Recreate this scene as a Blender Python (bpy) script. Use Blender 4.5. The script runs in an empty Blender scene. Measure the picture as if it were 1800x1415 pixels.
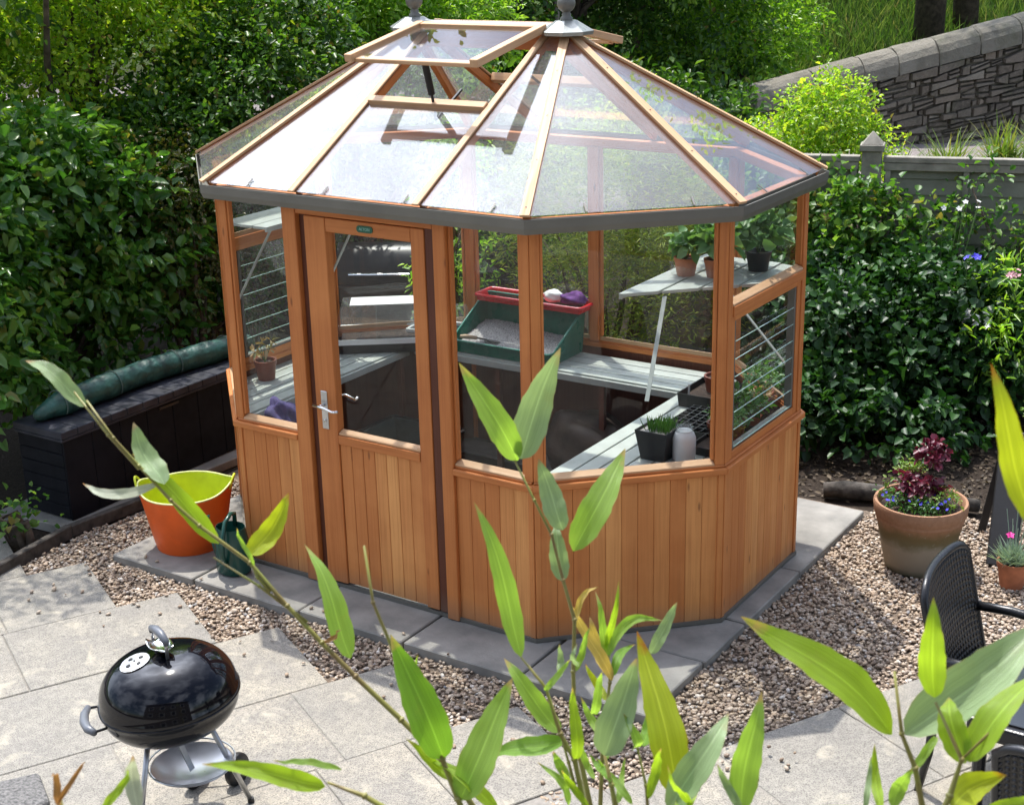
import bpy, math, random
import numpy as np
from mathutils import Vector, Matrix

scene = bpy.context.scene
COL = scene.collection
# ------------------------------------------------------------------ camera
CAM = Vector((4.741, -6.970, 3.708))
YAW, PITCH, ROLL, FPX = 0.58789, -0.32746, -0.02523, 2572.4
fw = Vector((-math.sin(YAW)*math.cos(PITCH), math.cos(YAW)*math.cos(PITCH), math.sin(PITCH)))
rt = Vector((math.cos(YAW), math.sin(YAW), 0)); up = rt.cross(fw)
rt2 = rt*math.cos(ROLL)+up*math.sin(ROLL); up2 = -rt*math.sin(ROLL)+up*math.cos(ROLL)
cd = bpy.data.cameras.new('camera'); cam = bpy.data.objects.new('camera', cd); COL.objects.link(cam)
cam.matrix_world = Matrix(((rt2.x, up2.x, -fw.x, CAM.x), (rt2.y, up2.y, -fw.y, CAM.y), (rt2.z, up2.z, -fw.z, CAM.z), (0, 0, 0, 1)))
cd.sensor_width = 36; cd.lens = FPX/1800*36; cd.clip_end = 500; cd.clip_start = 0.05
cd.dof.use_dof = True; cd.dof.focus_distance = 8.3; cd.dof.aperture_fstop = 15
scene.camera = cam
# ------------------------------------------------------------------ sky, sun, exposure
SUN = Vector((-0.35, 0.28, 1.0)).normalized()
el = math.asin(SUN.z); az = math.atan2(SUN.x, SUN.y)
world = bpy.data.worlds.new("World"); scene.world = world; world.use_nodes = True
wn, wl = world.node_tree.nodes, world.node_tree.links
wn.clear()
wo = wn.new('ShaderNodeOutputWorld'); bg = wn.new('ShaderNodeBackground'); sky = wn.new('ShaderNodeTexSky')
sky.sky_type = 'NISHITA'; sky.sun_disc = False; sky.sun_elevation = el; sky.sun_rotation = az % (2*math.pi)
bg.inputs['Strength'].default_value = 0.12
tc = wn.new('ShaderNodeTexCoord')
def wmath(op, a, b=None, clamp=False):
    n = wn.new('ShaderNodeMath'); n.operation = op; n.use_clamp = clamp
    for i, v in enumerate((a, b)):
        if v is None: continue
        if isinstance(v, (int, float)): n.inputs[i].default_value = v
        else: wl.new(v, n.inputs[i])
    return n.outputs[0]
dot = wn.new('ShaderNodeVectorMath'); dot.operation = 'DOT_PRODUCT'
wl.new(tc.outputs['Generated'], dot.inputs[0]); dot.inputs[1].default_value = Vector((-0.56, 0.27, 0.78)).normalized()
glow = wmath('POWER', wmath('MAXIMUM', dot.outputs['Value'], 0.0), 14.0)
dot2 = wn.new('ShaderNodeVectorMath'); dot2.operation = 'DOT_PRODUCT'
wl.new(tc.outputs['Generated'], dot2.inputs[0]); dot2.inputs[1].default_value = SUN
haze_ = wmath('MULTIPLY', wmath('POWER', wmath('MAXIMUM', dot2.outputs['Value'], 0.0), 7.0), 12.0)   # veil of thin cloud round the sun
nz = wn.new('ShaderNodeTexNoise'); nz.inputs['Scale'].default_value = 2.6; nz.inputs['Detail'].default_value = 7; nz.inputs['Roughness'].default_value = .58
wl.new(tc.outputs['Generated'], nz.inputs['Vector'])
rmp = wn.new('ShaderNodeMapRange'); rmp.inputs[1].default_value = .46; rmp.inputs[2].default_value = .62
wl.new(nz.outputs['Fac'], rmp.inputs[0])
cl = wmath('MULTIPLY', rmp.outputs[0], 9.0)               # ordinary cloud
gl = wmath('MULTIPLY', wmath('MULTIPLY', glow, 58.0), wmath('ADD', wmath('POWER', wmath('MULTIPLY', nz.outputs['Fac'], 1.9), 2.6), 0.0))  # bright cloud round the sun
tot = wmath('ADD', wmath('ADD', cl, gl), haze_)
comb = wn.new('ShaderNodeMix'); comb.data_type = 'RGBA'; comb.blend_type = 'ADD'; comb.inputs[0].default_value = 1
wl.new(sky.outputs[0], comb.inputs[6])
cc = wn.new('ShaderNodeCombineColor')
wl.new(wmath('MULTIPLY', tot, .97), cc.inputs[0]); wl.new(wmath('MULTIPLY', tot, 1.02), cc.inputs[1]); wl.new(wmath('MULTIPLY', tot, 1.16), cc.inputs[2])
wl.new(cc.outputs[0], comb.inputs[7])
wl.new(comb.outputs[2], bg.inputs['Color']); wl.new(bg.outputs[0], wo.inputs[0])
sd = bpy.data.lights.new('sun', 'SUN'); sd.energy = 5.0; sd.angle = math.radians(.6); sd.color = (1, .955, .88)
so = bpy.data.objects.new('sun', sd); COL.objects.link(so); so.location = (-8, 6, 20)
so.rotation_euler = (-SUN).to_track_quat('-Z', 'Y').to_euler()
vs = scene.view_settings; vs.view_transform = 'Standard'; vs.look = 'None'; vs.gamma = 1; vs.exposure = 0.22; vs.use_curve_mapping = False
scene.cycles.transparent_max_bounces = 28; scene.cycles.max_bounces = 9; scene.cycles.transmission_bounces = 6
scene.cycles.use_denoising = True; scene.cycles.caustics_reflective = False; scene.cycles.caustics_refractive = False
try: scene.cycles.denoiser = 'OPENIMAGEDENOISE'
except Exception: pass

# ------------------------------------------------------------------ materials
def nm(name):
    m = bpy.data.materials.new(name); m.use_nodes = True
    nt = m.node_tree; nt.nodes.clear()
    return m, nt.nodes, nt.links
def new(ns, t, **kw):
    n = ns.new('ShaderNode'+t)
    for k, v in kw.items(): setattr(n, k, v)
    return n
def setv(ls, sock, v):
    if hasattr(v, 'links') or hasattr(v, 'is_linked'): ls.new(v, sock)
    else: sock.default_value = v
def math_(ns, ls, op, a, b=0.0, clamp=False):
    n = new(ns, 'Math', operation=op, use_clamp=clamp); setv(ls, n.inputs[0], a); setv(ls, n.inputs[1], b); return n.outputs[0]
def mixc(ns, ls, f, a, b, blend='MIX'):
    n = new(ns, 'Mix', data_type='RGBA', blend_type=blend); setv(ls, n.inputs[0], f); setv(ls, n.inputs[6], a); setv(ls, n.inputs[7], b); return n.outputs[2]
def c4(c): return (*c, 1) if len(c) == 3 else c
def coord(ns, kind, scale=None, ls=None):
    t = new(ns, 'TexCoord')
    o = t.outputs[kind]
    if scale is not None:
        mp = new(ns, 'Mapping'); mp.inputs['Scale'].default_value = scale; ls.new(o, mp.inputs['Vector']); o = mp.outputs[0]
    return o
def noise(ns, ls, v, scale, detail=5, rough=.55, dist=0):
    n = new(ns, 'TexNoise'); n.inputs['Scale'].default_value = scale; n.inputs['Detail'].default_value = detail
    n.inputs['Roughness'].default_value = rough; n.inputs['Distortion'].default_value = dist
    ls.new(v, n.inputs['Vector']); return n.outputs['Fac']
def rng_(ns, ls, v, a, b, c=0., d=1.):
    n = new(ns, 'MapRange'); ls.new(v, n.inputs[0]); n.inputs[1].default_value = a; n.inputs[2].default_value = b; n.inputs[3].default_value = c; n.inputs[4].default_value = d; return n.outputs[0]
def bump(ns, ls, h, strength=.3, dist=.01):
    b = new(ns, 'Bump'); b.inputs['Strength'].default_value = strength; b.inputs['Distance'].default_value = dist; ls.new(h, b.inputs['Height']); return b.outputs[0]
def princ(ns, ls, col, rough=.5, metal=0, nrm=None, spec=.5, coat=0, alpha=None, trans=0, ior=1.45, sheen=0):
    p = new(ns, 'BsdfPrincipled')
    setv(ls, p.inputs['Base Color'], c4(col) if isinstance(col, tuple) else col)
    setv(ls, p.inputs['Roughness'], rough); p.inputs['Metallic'].default_value = metal
    p.inputs['Specular IOR Level'].default_value = spec; p.inputs['Coat Weight'].default_value = coat
    p.inputs['Transmission Weight'].default_value = trans; p.inputs['IOR'].default_value = ior
    if nrm is not None: ls.new(nrm, p.inputs['Normal'])
    return p
def out(ns, ls, sh):
    o = new(ns, 'OutputMaterial'); ls.new(sh, o.inputs[0])
def simple(name, col, rough=.5, metal=0, var=.15, scale=12, bmp=.0, spec=.5, coat=0, col2=None, space='Object', bscale=None, bdist=.004):
    m, ns, ls = nm(name)
    v = coord(ns, space)
    f = noise(ns, ls, v, scale, 6)
    f2 = rng_(ns, ls, f, .3, .7)
    c2 = col2 if col2 else tuple(max(0, x*(1-var*2)) for x in col)
    c1 = col if col2 else tuple(min(1, x*(1+var)) for x in col)
    c = mixc(ns, ls, f2, c4(c1), c4(c2))
    n = None
    if bmp: n = bump(ns, ls, noise(ns, ls, v, bscale or scale*5, 4), bmp, bdist)
    p = princ(ns, ls, c, rng_(ns, ls, f, .3, .7, max(.03, rough-.06), min(1, rough+.08)), metal, n, spec, coat)
    out(ns, ls, p.outputs[0]); return m
def wood(name, ca, cb, dark, rough=.55, gscale=1.0, silver=0):
    m, ns, ls = nm(name)
    v = coord(ns, 'UV')
    mp = new(ns, 'Mapping'); mp.inputs['Scale'].default_value = (1.6*gscale, 70*gscale, 1); ls.new(v, mp.inputs['Vector'])
    g = noise(ns, ls, mp.outputs[0], 1.0, 6, .6, .6)
    mp2 = new(ns, 'Mapping'); mp2.inputs['Scale'].default_value = (.7, 11, 1); ls.new(v, mp2.inputs['Vector'])
    g2 = noise(ns, ls, mp2.outputs[0], 1.0, 3, .5, 1.2)
    geo = new(ns, 'NewGeometry')
    isl = geo.outputs['Random Per Island']
    c = mixc(ns, ls, isl, c4(ca), c4(cb))
    c = mixc(ns, ls, rng_(ns, ls, g, .42, .70, 0, .55), c, c4(dark))
    c = mixc(ns, ls, rng_(ns, ls, g2, .52, .72, 0, .5), c, c4(tuple(x*1.0 for x in dark)))
    big = noise(ns, ls, coord(ns, 'Object'), 2.3, 4)
    c = mixc(ns, ls, rng_(ns, ls, big, .45, .75, 0, .35), c, c4(tuple(min(1, x*1.25+.01) for x in ca)))
    vo = new(ns, 'TexVoronoi'); vo.inputs['Scale'].default_value = 1.0
    mpk = new(ns, 'Mapping'); mpk.inputs['Scale'].default_value = (2.6, 9, 1); ls.new(v, mpk.inputs['Vector']); ls.new(mpk.outputs[0], vo.inputs['Vector'])
    c = mixc(ns, ls, rng_(ns, ls, vo.outputs['Distance'], .035, .09, .75, 0), c, c4(tuple(x*.45 for x in dark)))
    sp = new(ns, 'SeparateXYZ'); ls.new(coord(ns, 'Object'), sp.inputs[0])
    hz_ = math_(ns, ls, 'ADD', sp.outputs[2], math_(ns, ls, 'MULTIPLY', big, -.16))
    c = mixc(ns, ls, rng_(ns, ls, hz_, .10, -.04, 0, .45), c, (.20, .15, .11, 1))      # splash dirt near the slabs
    p = princ(ns, ls, c, rng_(ns, ls, g, .3, .7, rough-.1, rough+.12), 0, bump(ns, ls, g, .22, .002), .45)
    out(ns, ls, p.outputs[0]); return m
def leafmat(name, cols, rough=.42, trans=.35, spec=.5, tcol=None, vein=False, dry=None, odd=None):
    m, ns, ls = nm(name)
    geo = new(ns, 'NewGeometry')
    r = new(ns, 'ValToRGB'); ls.new(geo.outputs['Random Per Island'], r.inputs[0])
    el_ = r.color_ramp.elements
    while len(el_) < len(cols): el_.new(.5)
    for i, c in enumerate(cols): el_[i].position = i/(max(1, len(cols)-1))*(.955 if odd else 1); el_[i].color = c4(c)
    if odd: e_ = el_.new(.985); e_.color = c4(odd)
    c = r.outputs[0]
    nn = noise(ns, ls, coord(ns, 'Object'), 1.3, 3)
    c = mixc(ns, ls, rng_(ns, ls, nn, .35, .65, .0, .35), c, c4(cols[0]))
    nrm = None
    if vein:
        uv = coord(ns, 'UV')
        mp = new(ns, 'Mapping'); mp.inputs['Scale'].default_value = (.9, 34, 1); ls.new(uv, mp.inputs['Vector'])
        vn = noise(ns, ls, mp.outputs[0], 1, 4, .6, .05)
        c = mixc(ns, ls, rng_(ns, ls, vn, .38, .66, 0, .6), c, c4(tuple(x*.55 for x in cols[0])))
        sp = new(ns, 'SeparateXYZ'); ls.new(uv, sp.inputs[0])
        mid = math_(ns, ls, 'ABSOLUTE', math_(ns, ls, 'SUBTRACT', sp.outputs[1], .5))
        c = mixc(ns, ls, rng_(ns, ls, mid, .0, .035, .55, 0), c, c4(tuple(min(1, x*1.6+.03) for x in cols[-1])))
        # brown withered tips and edges
        sn = noise(ns, ls, coord(ns, 'Object'), 45, 4)
        tipf = math_(ns, ls, 'ADD', sp.outputs[0], math_(ns, ls, 'MULTIPLY', math_(ns, ls, 'SUBTRACT', sn, .5), .35))
        c = mixc(ns, ls, rng_(ns, ls, tipf, .86, .98, 0, .9), c, c4(dry or (.45, .3, .16)))
        ef = math_(ns, ls, 'ADD', mid, math_(ns, ls, 'MULTIPLY', math_(ns, ls, 'SUBTRACT', sn, .5), .12))
        c = mixc(ns, ls, rng_(ns, ls, ef, .47, .53, 0, .6), c, c4(dry or (.5, .36, .2)))
        spots = rng_(ns, ls, noise(ns, ls, coord(ns, 'Object'), 14, 5, .7), .6, .8, 0, .5)
        c = mixc(ns, ls, spots, c, c4((.30, .30, .08)))
        nrm = bump(ns, ls, vn, .6, .003)
    p = princ(ns, ls, c, rough, 0, nrm, spec)
    t = new(ns, 'BsdfTranslucent')
    tcx = mixc(ns, ls, 1.0, c, c4(tcol or (1.5, 1.55, .6)), 'MULTIPLY')
    ls.new(tcx, t.inputs[0])
    mx = new(ns, 'MixShader'); mx.inputs[0].default_value = trans
    ls.new(p.outputs[0], mx.inputs[1]); ls.new(t.outputs[0], mx.inputs[2])
    out(ns, ls, mx.outputs[0]); return m
def glass(name, dust=.04, dscale=3, tint=(.98, .99, .985), refl=1.0):
    m, ns, ls = nm(name)
    geo = new(ns, 'NewGeometry')
    d = new(ns, 'VectorMath', operation='DOT_PRODUCT'); ls.new(geo.outputs['Normal'], d.inputs[0]); ls.new(geo.outputs['Incoming'], d.inputs[1])
    ca = math_(ns, ls, 'ABSOLUTE', d.outputs['Value'])
    f = math_(ns, ls, 'POWER', math_(ns, ls, 'SUBTRACT', 1.0, ca, True), 4.3)
    f = math_(ns, ls, 'ADD', math_(ns, ls, 'MULTIPLY', f, .96*refl), .042*refl, True)
    tr = new(ns, 'BsdfTransparent'); tr.inputs[0].default_value = c4(tint)
    gs = new(ns, 'BsdfGlossy'); gs.inputs['Roughness'].default_value = 0.0; gs.inputs['Color'].default_value = (1, 1, 1, 1)
    mx = new(ns, 'MixShader'); ls.new(f, mx.inputs[0]); ls.new(tr.outputs[0], mx.inputs[1]); ls.new(gs.outputs[0], mx.inputs[2])
    df = new(ns, 'BsdfDiffuse'); df.inputs[0].default_value = (.80, .82, .84, 1)
    tl = new(ns, 'BsdfTranslucent'); tl.inputs[0].default_value = (.80, .82, .84, 1)
    dd = new(ns, 'MixShader'); dd.inputs[0].default_value = .5; ls.new(df.outputs[0], dd.inputs[1]); ls.new(tl.outputs[0], dd.inputs[2])
    v = coord(ns, 'Object')
    n1 = noise(ns, ls, v, dscale, 6, .65); n2 = noise(ns, ls, v, 60, 3, .7)
    dustf = math_(ns, ls, 'ADD', rng_(ns, ls, n1, .3, .7, dust*.6, dust*1.4), rng_(ns, ls, n2, .70, .9, 0, dust*.25))
    m2 = new(ns, 'MixShader'); ls.new(dustf, m2.inputs[0]); ls.new(mx.outputs[0], m2.inputs[1]); ls.new(dd.outputs[0], m2.inputs[2])
    out(ns, ls, m2.outputs[0]); return m

M = {}
M['cedar'] = wood('cedar', (.64, .25, .068), (.50, .165, .042), (.37, .105, .026))
M['cedar_clad'] = wood('cedar_cladding', (.72, .33, .105), (.54, .185, .048), (.44, .145, .038))
M['cedar_pale'] = wood('cedar_sunlit', (.60, .40, .24), (.56, .34, .18), (.42, .22, .10))  # pale copy of the cedar, sun glare put into its colour
M['cedar_shaded'] = wood('cedar_inside', (.13, .035, .015), (.10, .028, .012), (.06, .018, .008))  # darker copy of the cedar, indoor shade put into its colour
M['glass'] = glass('window_glass', .001, refl=.32)
M['glass_roof'] = glass('roof_glass', .07, 2.2, refl=1.15)
M['glass_vent'] = glass('vent_glass', .018, 3, refl=.55)
M['plastic_clear'] = glass('clear_plastic', .07, 6)
M['alu'] = simple('grey_brown_aluminium', (.16, .155, .135), .42, .25, .06, 4, .05)
M['alu_light'] = simple('pale_aluminium', (.42, .42, .40), .35, .7, .06, 8)
M['cap'] = simple('ridge_aluminium', (.30, .31, .29), .3, .5, .06, 8)
M['bench'] = simple('grey_green_slats', (.38, .41, .375), .42, .0, .10, 6, .05)
M['black_metal'] = simple('black_metal', (.012, .012, .013), .35, .3, .1)
M['chrome'] = simple('chrome', (.75, .75, .75), .16, 1, .04)
M['chrome_dull'] = simple('brushed_steel', (.5, .5, .5), .38, 1, .08)
M['plate'] = simple('green_plate', (.012, .10, .055), .3, 0, .05)
M['plate_text'] = simple('pale_lettering', (.30, .55, .45), .4, 0, .02)
M['slab_plinth'] = simple('grey_stone_slab', (.30, .285, .255), .85, 0, .2, 5, .5, col2=(.17, .165, .15), bscale=60)
def paving():
    m, ns, ls = nm('patio_stone')
    v = coord(ns, 'Object'); geo = new(ns, 'NewGeometry')
    isl = geo.outputs['Random Per Island']
    c = mixc(ns, ls, isl, (.43, .385, .305, 1), (.34, .32, .275, 1))
    n1 = noise(ns, ls, v, 3.2, 8, .65); n2 = noise(ns, ls, v, 26, 8, .75); n3 = noise(ns, ls, v, 170, 3, .6)
    c = mixc(ns, ls, rng_(ns, ls, n1, .38, .62, 0, .8), c, (.27, .255, .23, 1))
    c = mixc(ns, ls, rng_(ns, ls, n2, .42, .66, 0, .75), c, (.20, .19, .17, 1))
    c = mixc(ns, ls, rng_(ns, ls, n3, .48, .62, 0, .75), c, (.11, .10, .09, 1))
    vo = new(ns, 'TexVoronoi'); vo.inputs['Scale'].default_value = 9; ls.new(v, vo.inputs['Vector'])
    c = mixc(ns, ls, rng_(ns, ls, vo.outputs['Distance'], .03, .09, .5, 0), c, (.14, .13, .11, 1))
    w = noise(ns, ls, v, 5, 5, .6, .5)
    c = mixc(ns, ls, rng_(ns, ls, w, .58, .68, 0, .45), c, (.50, .45, .35, 1))
    p = princ(ns, ls, c, .85, 0, bump(ns, ls, math_(ns, ls, 'ADD', n2, n3), .5, .006), .3)
    out(ns, ls, p.outputs[0]); return m
M['paving'] = paving()
def pebble():
    m, ns, ls = nm('pebbles')
    geo = new(ns, 'NewGeometry'); r = new(ns, 'ValToRGB'); ls.new(geo.outputs['Random Per Island'], r.inputs[0])
    cols = [(0, (.20, .145, .105)), (.2, (.38, .28, .19)), (.4, (.48, .38, .28)), (.55, (.27, .20, .15)), (.7, (.55, .46, .36)), (.85, (.33, .22, .145)), (.95, (.70, .64, .56)), (1, (.17, .17, .18))]
    e = r.color_ramp.elements
    while len(e) < len(cols): e.new(.5)
    for i, (p_, c) in enumerate(cols): e[i].position = p_; e[i].color = c4(c)
    n1 = noise(ns, ls, coord(ns, 'Object'), 120, 3)
    c = mixc(ns, ls, rng_(ns, ls, n1, .4, .7, 0, .35), r.outputs[0], (.2, .16, .13, 1))
    p = princ(ns, ls, c, .6, 0, None, .4); out(ns, ls, p.outputs[0]); return m
M['pebble'] = pebble()
M['shaded_floor'] = simple('dark_shaded_floor', (.022, .017, .015), .9, 0, .3, 8, .4, bscale=60)  # floor colour darkened to stand for the shade of the benches
M['soil0'] = simple('dark_soil', (.055, .040, .028), .95, 0, .3, 9, .6, bscale=40, bdist=.03)
M['bark'] = simple('bark', (.10, .075, .055), .9, 0, .3, 14, .5, bscale=40, bdist=.01)
M['grass'] = leafmat('grass_blades', [(.045, .10, .022), (.08, .16, .035), (.17, .22, .075)], .5, .35, odd=(.30, .26, .14))

# ------------------------------------------------------------------ mesh helpers
def world_origin(o):
    v = Vector((0, 0, 0))
    while o is not None: v += o.location; o = o.parent
    return v
def link(name, me, mats, parent=None, smooth=False):
    o = bpy.data.objects.new(name, me); COL.objects.link(o)
    for m_ in (mats if isinstance(mats, (list, tuple)) else [mats]): me.materials.append(m_)
    if parent is not None:
        o.parent = parent
        off = world_origin(parent)
        if off.length > 0: me.transform(Matrix.Translation(-off))
    if smooth: me.shade_smooth()
    return o
def tag(o, label=None, cat=None, group=None, kind=None):
    for k, v in (('label', label), ('category', cat), ('group', group), ('kind', kind)):
        if v: o[k] = v
    return o
def thing(name, label, cat, loc=(0, 0, 0), group=None):
    o = bpy.data.objects.new(name, None); COL.objects.link(o); o.location = loc; o.empty_display_size = .1
    return tag(o, label, cat, group)
class MB:
    def __init__(s): s.v = []; s.f = []; s.uv = []; s.mi = []
    def add(s, vs, fs, uvs=None, mi=0):
        b = len(s.v); s.v += [tuple(x) for x in vs]
        for i, f in enumerate(fs):
            s.f.append(tuple(b+k for k in f)); s.mi.append(mi)
            s.uv += (uvs[i] if uvs else [(0, 0)]*len(f))
    def hexa(s, c, length_axis=None, mi=0):
        """8 corners: c[0..3] end A ring, c[4..7] end B ring; uv runs A->B"""
        c = [Vector(x) for x in c]
        L = (c[4]-c[0]).length; r0 = random.random()*50; r1 = random.random()*50
        fs = []; us = []
        w = 0
        for k in range(4):
            a, b = k, (k+1) % 4
            d = (c[b]-c[a]).length
            fs.append((a, b, b+4, a+4)); us.append([(r0, r1+w), (r0, r1+w+d), (r0+L, r1+w+d), (r0+L, r1+w)]); w += d
        fs.append((3, 2, 1, 0)); us.append([(r0, r1), (r0, r1+.03), (r0+.03, r1+.03), (r0+.03, r1)])
        fs.append((4, 5, 6, 7)); us.append([(r0, r1), (r0, r1+.03), (r0+.03, r1+.03), (r0+.03, r1)])
        s.add(c, fs, us, mi)
    def beam(s, p0, p1, w, h, upv=(0, 0, 1), mi=0):
        p0, p1 = Vector(p0), Vector(p1); d = (p1-p0).normalized(); side = d.cross(Vector(upv)).normalized(); u = side.cross(d).normalized()
        ring = lambda p: [p-side*w/2-u*h/2, p+side*w/2-u*h/2, p+side*w/2+u*h/2, p-side*w/2+u*h/2]
        s.hexa(ring(p0)+ring(p1), mi=mi)
    def box(s, a, b, axis=2, mi=0):
        (x0, y0, z0), (x1, y1, z1) = a, b
        if axis == 2: s.hexa([(x0, y0, z0), (x1, y0, z0), (x1, y1, z0), (x0, y1, z0), (x0, y0, z1), (x1, y0, z1), (x1, y1, z1), (x0, y1, z1)], mi=mi)
        elif axis == 0: s.hexa([(x0, y0, z0), (x0, y1, z0), (x0, y1, z1), (x0, y0, z1), (x1, y0, z0), (x1, y1, z0), (x1, y1, z1), (x1, y0, z1)], mi=mi)
        else: s.hexa([(x0, y0, z0), (x0, y0, z1), (x1, y0, z1), (x1, y0, z0), (x0, y1, z0), (x0, y1, z1), (x1, y1, z1), (x1, y1, z0)], mi=mi)
    def prism(s, poly, z0, z1, mi=0):
        n = len(poly)
        vs = [(x, y, z0) for x, y in poly]+[(x, y, z1) for x, y in poly]
        fs = [tuple(range(n-1, -1, -1)), tuple(range(n, 2*n))]+[(i, (i+1) % n, n+(i+1) % n, n+i) for i in range(n)]
        s.add(vs, fs, [[(vs[k][0], vs[k][1]) for k in f] for f in fs], mi)
    def tube(s, pts, r, n=8, mi=0, cap=True):
        pts = [Vector(p) for p in pts]; m = len(pts)
        rs = r if isinstance(r, (list, tuple)) else [r]*m
        vs = []; ref = Vector((0, 0, 1)); acc = 0; us = []
        prev = None
        for i, p in enumerate(pts):
            d = (pts[min(i+1, m-1)]-pts[max(i-1, 0)]).normalized()
            if prev is None:
                a = ref if abs(d.z) < .9 else Vector((1, 0, 0)); x = d.cross(a).normalized()
            else:
                x = (prev-d*prev.dot(d)).normalized()
            prev = x; y = d.cross(x)
            if i: acc += (pts[i]-pts[i-1]).length
            for k in range(n):
                t = 2*math.pi*k/n; vs.append(p+(x*math.cos(t)+y*math.sin(t))*rs[i]); us.append((acc, k/n*.1))
        fs = [(i*n+k, i*n+(k+1) % n, (i+1)*n+(k+1) % n, (i+1)*n+k) for i in range(m-1) for k in range(n)]
        if cap: fs += [tuple(range(n-1, -1, -1)), tuple((m-1)*n+k for k in range(n))]
        s.add(vs, fs, [[us[k] for k in f] for f in fs], mi)
    def lathe(s, prof, c=(0, 0, 0), n=24, mi=0, rot=None, sx=1, sy=1):
        c = Vector(c); vs = []
        for (r, z) in prof:
            for k in range(n):
                t = 2*math.pi*k/n; p = Vector((r*math.cos(t)*sx, r*math.sin(t)*sy, z))
                if rot is not None: p = rot @ p
                vs.append(p+c)
        m = len(prof)
        fs = [(i*n+k, i*n+(k+1) % n, (i+1)*n+(k+1) % n, (i+1)*n+k) for i in range(m-1) for k in range(n)]
        if prof[0][0] < 1e-4 or True: pass
        s.add(vs, fs, [[(k % n/n*2, k//n*.1) for k in f] for f in fs], mi)
    def build(s, name, mat, parent=None, bevel=0, smooth=False, seg=1, auto=None):
        me = bpy.data.meshes.new(name); me.from_pydata(s.v, [], s.f)
        uvl = me.uv_layers.new(name='UVMap'); uvl.data.foreach_set('uv', [c for u in s.uv for c in u])
        me.polygons.foreach_set('material_index', s.mi); me.update()
        o = link(name, me, mat, parent, smooth)
        if bevel:
            b = o.modifiers.new('bevel', 'BEVEL'); b.width = bevel; b.segments = seg; b.limit_method = 'ANGLE'; b.angle_limit = math.radians(35); b.harden_normals = False
        if auto is not None:
            me.shade_smooth(); me.set_sharp_from_angle(angle=math.radians(auto))
        return o
def npmesh(name, verts, faces, mats, parent=None, smooth=False, uv=None, mi=None):
    """verts (N,3), faces (F,k) array with a constant k"""
    me = bpy.data.meshes.new(name); F, k = faces.shape
    me.vertices.add(len(verts)); me.vertices.foreach_set('co', np.asarray(verts, np.float32).ravel())
    me.loops.add(F*k); me.loops.foreach_set('vertex_index', faces.astype(np.int32).ravel())
    me.polygons.add(F); me.polygons.foreach_set('loop_start', np.arange(0, F*k, k, dtype=np.int32)); me.polygons.foreach_set('loop_total', np.full(F, k, np.int32))
    if mi is not None: me.polygons.foreach_set('material_index', mi.astype(np.int32))
    if uv is not None:
        l = me.uv_layers.new(name='UVMap'); l.data.foreach_set('uv', uv.astype(np.float32).ravel())
    me.update(calc_edges=True); me.validate()
    return link(name, me, mats, parent, smooth)
def unit(a): return a/np.maximum(np.linalg.norm(a, axis=-1, keepdims=True), 1e-9)
def leaf_arrays(pos, d, nrm, L, W, rg, fold=.25, droop=.2):
    """each leaf: six corners, two folded four-sided halves"""
    N = len(pos); d = unit(d); side = unit(np.cross(d, nrm)); n = unit(np.cross(side, d))
    L = L[:, None]; W = W[:, None]
    dr = -np.array([0, 0, 1.])*L*droop
    b = pos; t = pos+d*L+dr
    l1 = pos+d*L*.28+side*W*.46+n*W*fold; l2 = pos+d*L*.66+side*W*.40+n*W*fold*.8+dr*.45
    r1 = pos+d*L*.28-side*W*.46+n*W*fold; r2 = pos+d*L*.66-side*W*.40+n*W*fold*.8+dr*.45
    v = np.stack([b, l1, l2, t, r2, r1], 1).reshape(-1, 3)
    base = (np.arange(N)*6)[:, None]
    f = np.concatenate([base+np.array([0, 1, 2, 3]), base+np.array([0, 3, 4, 5])], 1).reshape(-1, 4)
    return v, f
def foliage(name, mat, blobs, clumps, per, ll, lw, cr, seed, parent=None, upb=.55, shell=(.72, 1.06), twig=.25, droop=.2, zmin=.02, kind=None, flat=.0):
    rg = np.random.default_rng(seed)
    w = np.array([b[3]*b[4]+b[4]*b[5]+b[3]*b[5] for b in blobs]); idx = rg.choice(len(blobs), clumps, p=w/w.sum())
    B = np.array([b[:6] for b in blobs])[idx]
    u = unit(rg.normal(size=(clumps, 3))); u[:, 2] = np.where(u[:, 2] < -.45, -u[:, 2], u[:, 2])
    r = rg.uniform(shell[0], shell[1], (clumps, 1))**.8
    lump = 1+.16*np.sin(u[:, :1]*5+idx[:, None])*np.cos(u[:, 1:2]*6+1.3*idx[:, None])
    c = B[:, :3]+u*B[:, 3:6]*r*lump
    ax = unit(u+np.array([0, 0, upb])+rg.normal(size=(clumps, 3))*.35)
    # leaves along the twig
    t = rg.uniform(0, 1, (clumps, per, 1)); 
    rad = unit(rg.normal(size=(clumps, per, 3)))
    p = c[:, None, :]+ax[:, None, :]*t*twig+rad*rg.uniform(0, 1, (clumps, per, 1))*cr*(1-.4*t)
    d = unit(ax[:, None, :]*.5+rad*1.0+np.array([0, 0, -.1]))
    if flat: d[..., 2] *= (1-flat)
    n = unit(np.array([0, 0, 1.])+u[:, None, :]*.5+rg.normal(size=(clumps, per, 3))*.5)
    p = p.reshape(-1, 3); d = d.reshape(-1, 3); n = n.reshape(-1, 3)
    k = p[:, 2] > zmin; p, d, n = p[k], d[k], n[k]
    N = len(p); s = rg.uniform(.5, 1.35, N)
    v, f = leaf_arrays(p, d, n, ll*s, lw*s, rg, droop=droop)
    return npmesh(name, v, f, mat, parent)
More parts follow.
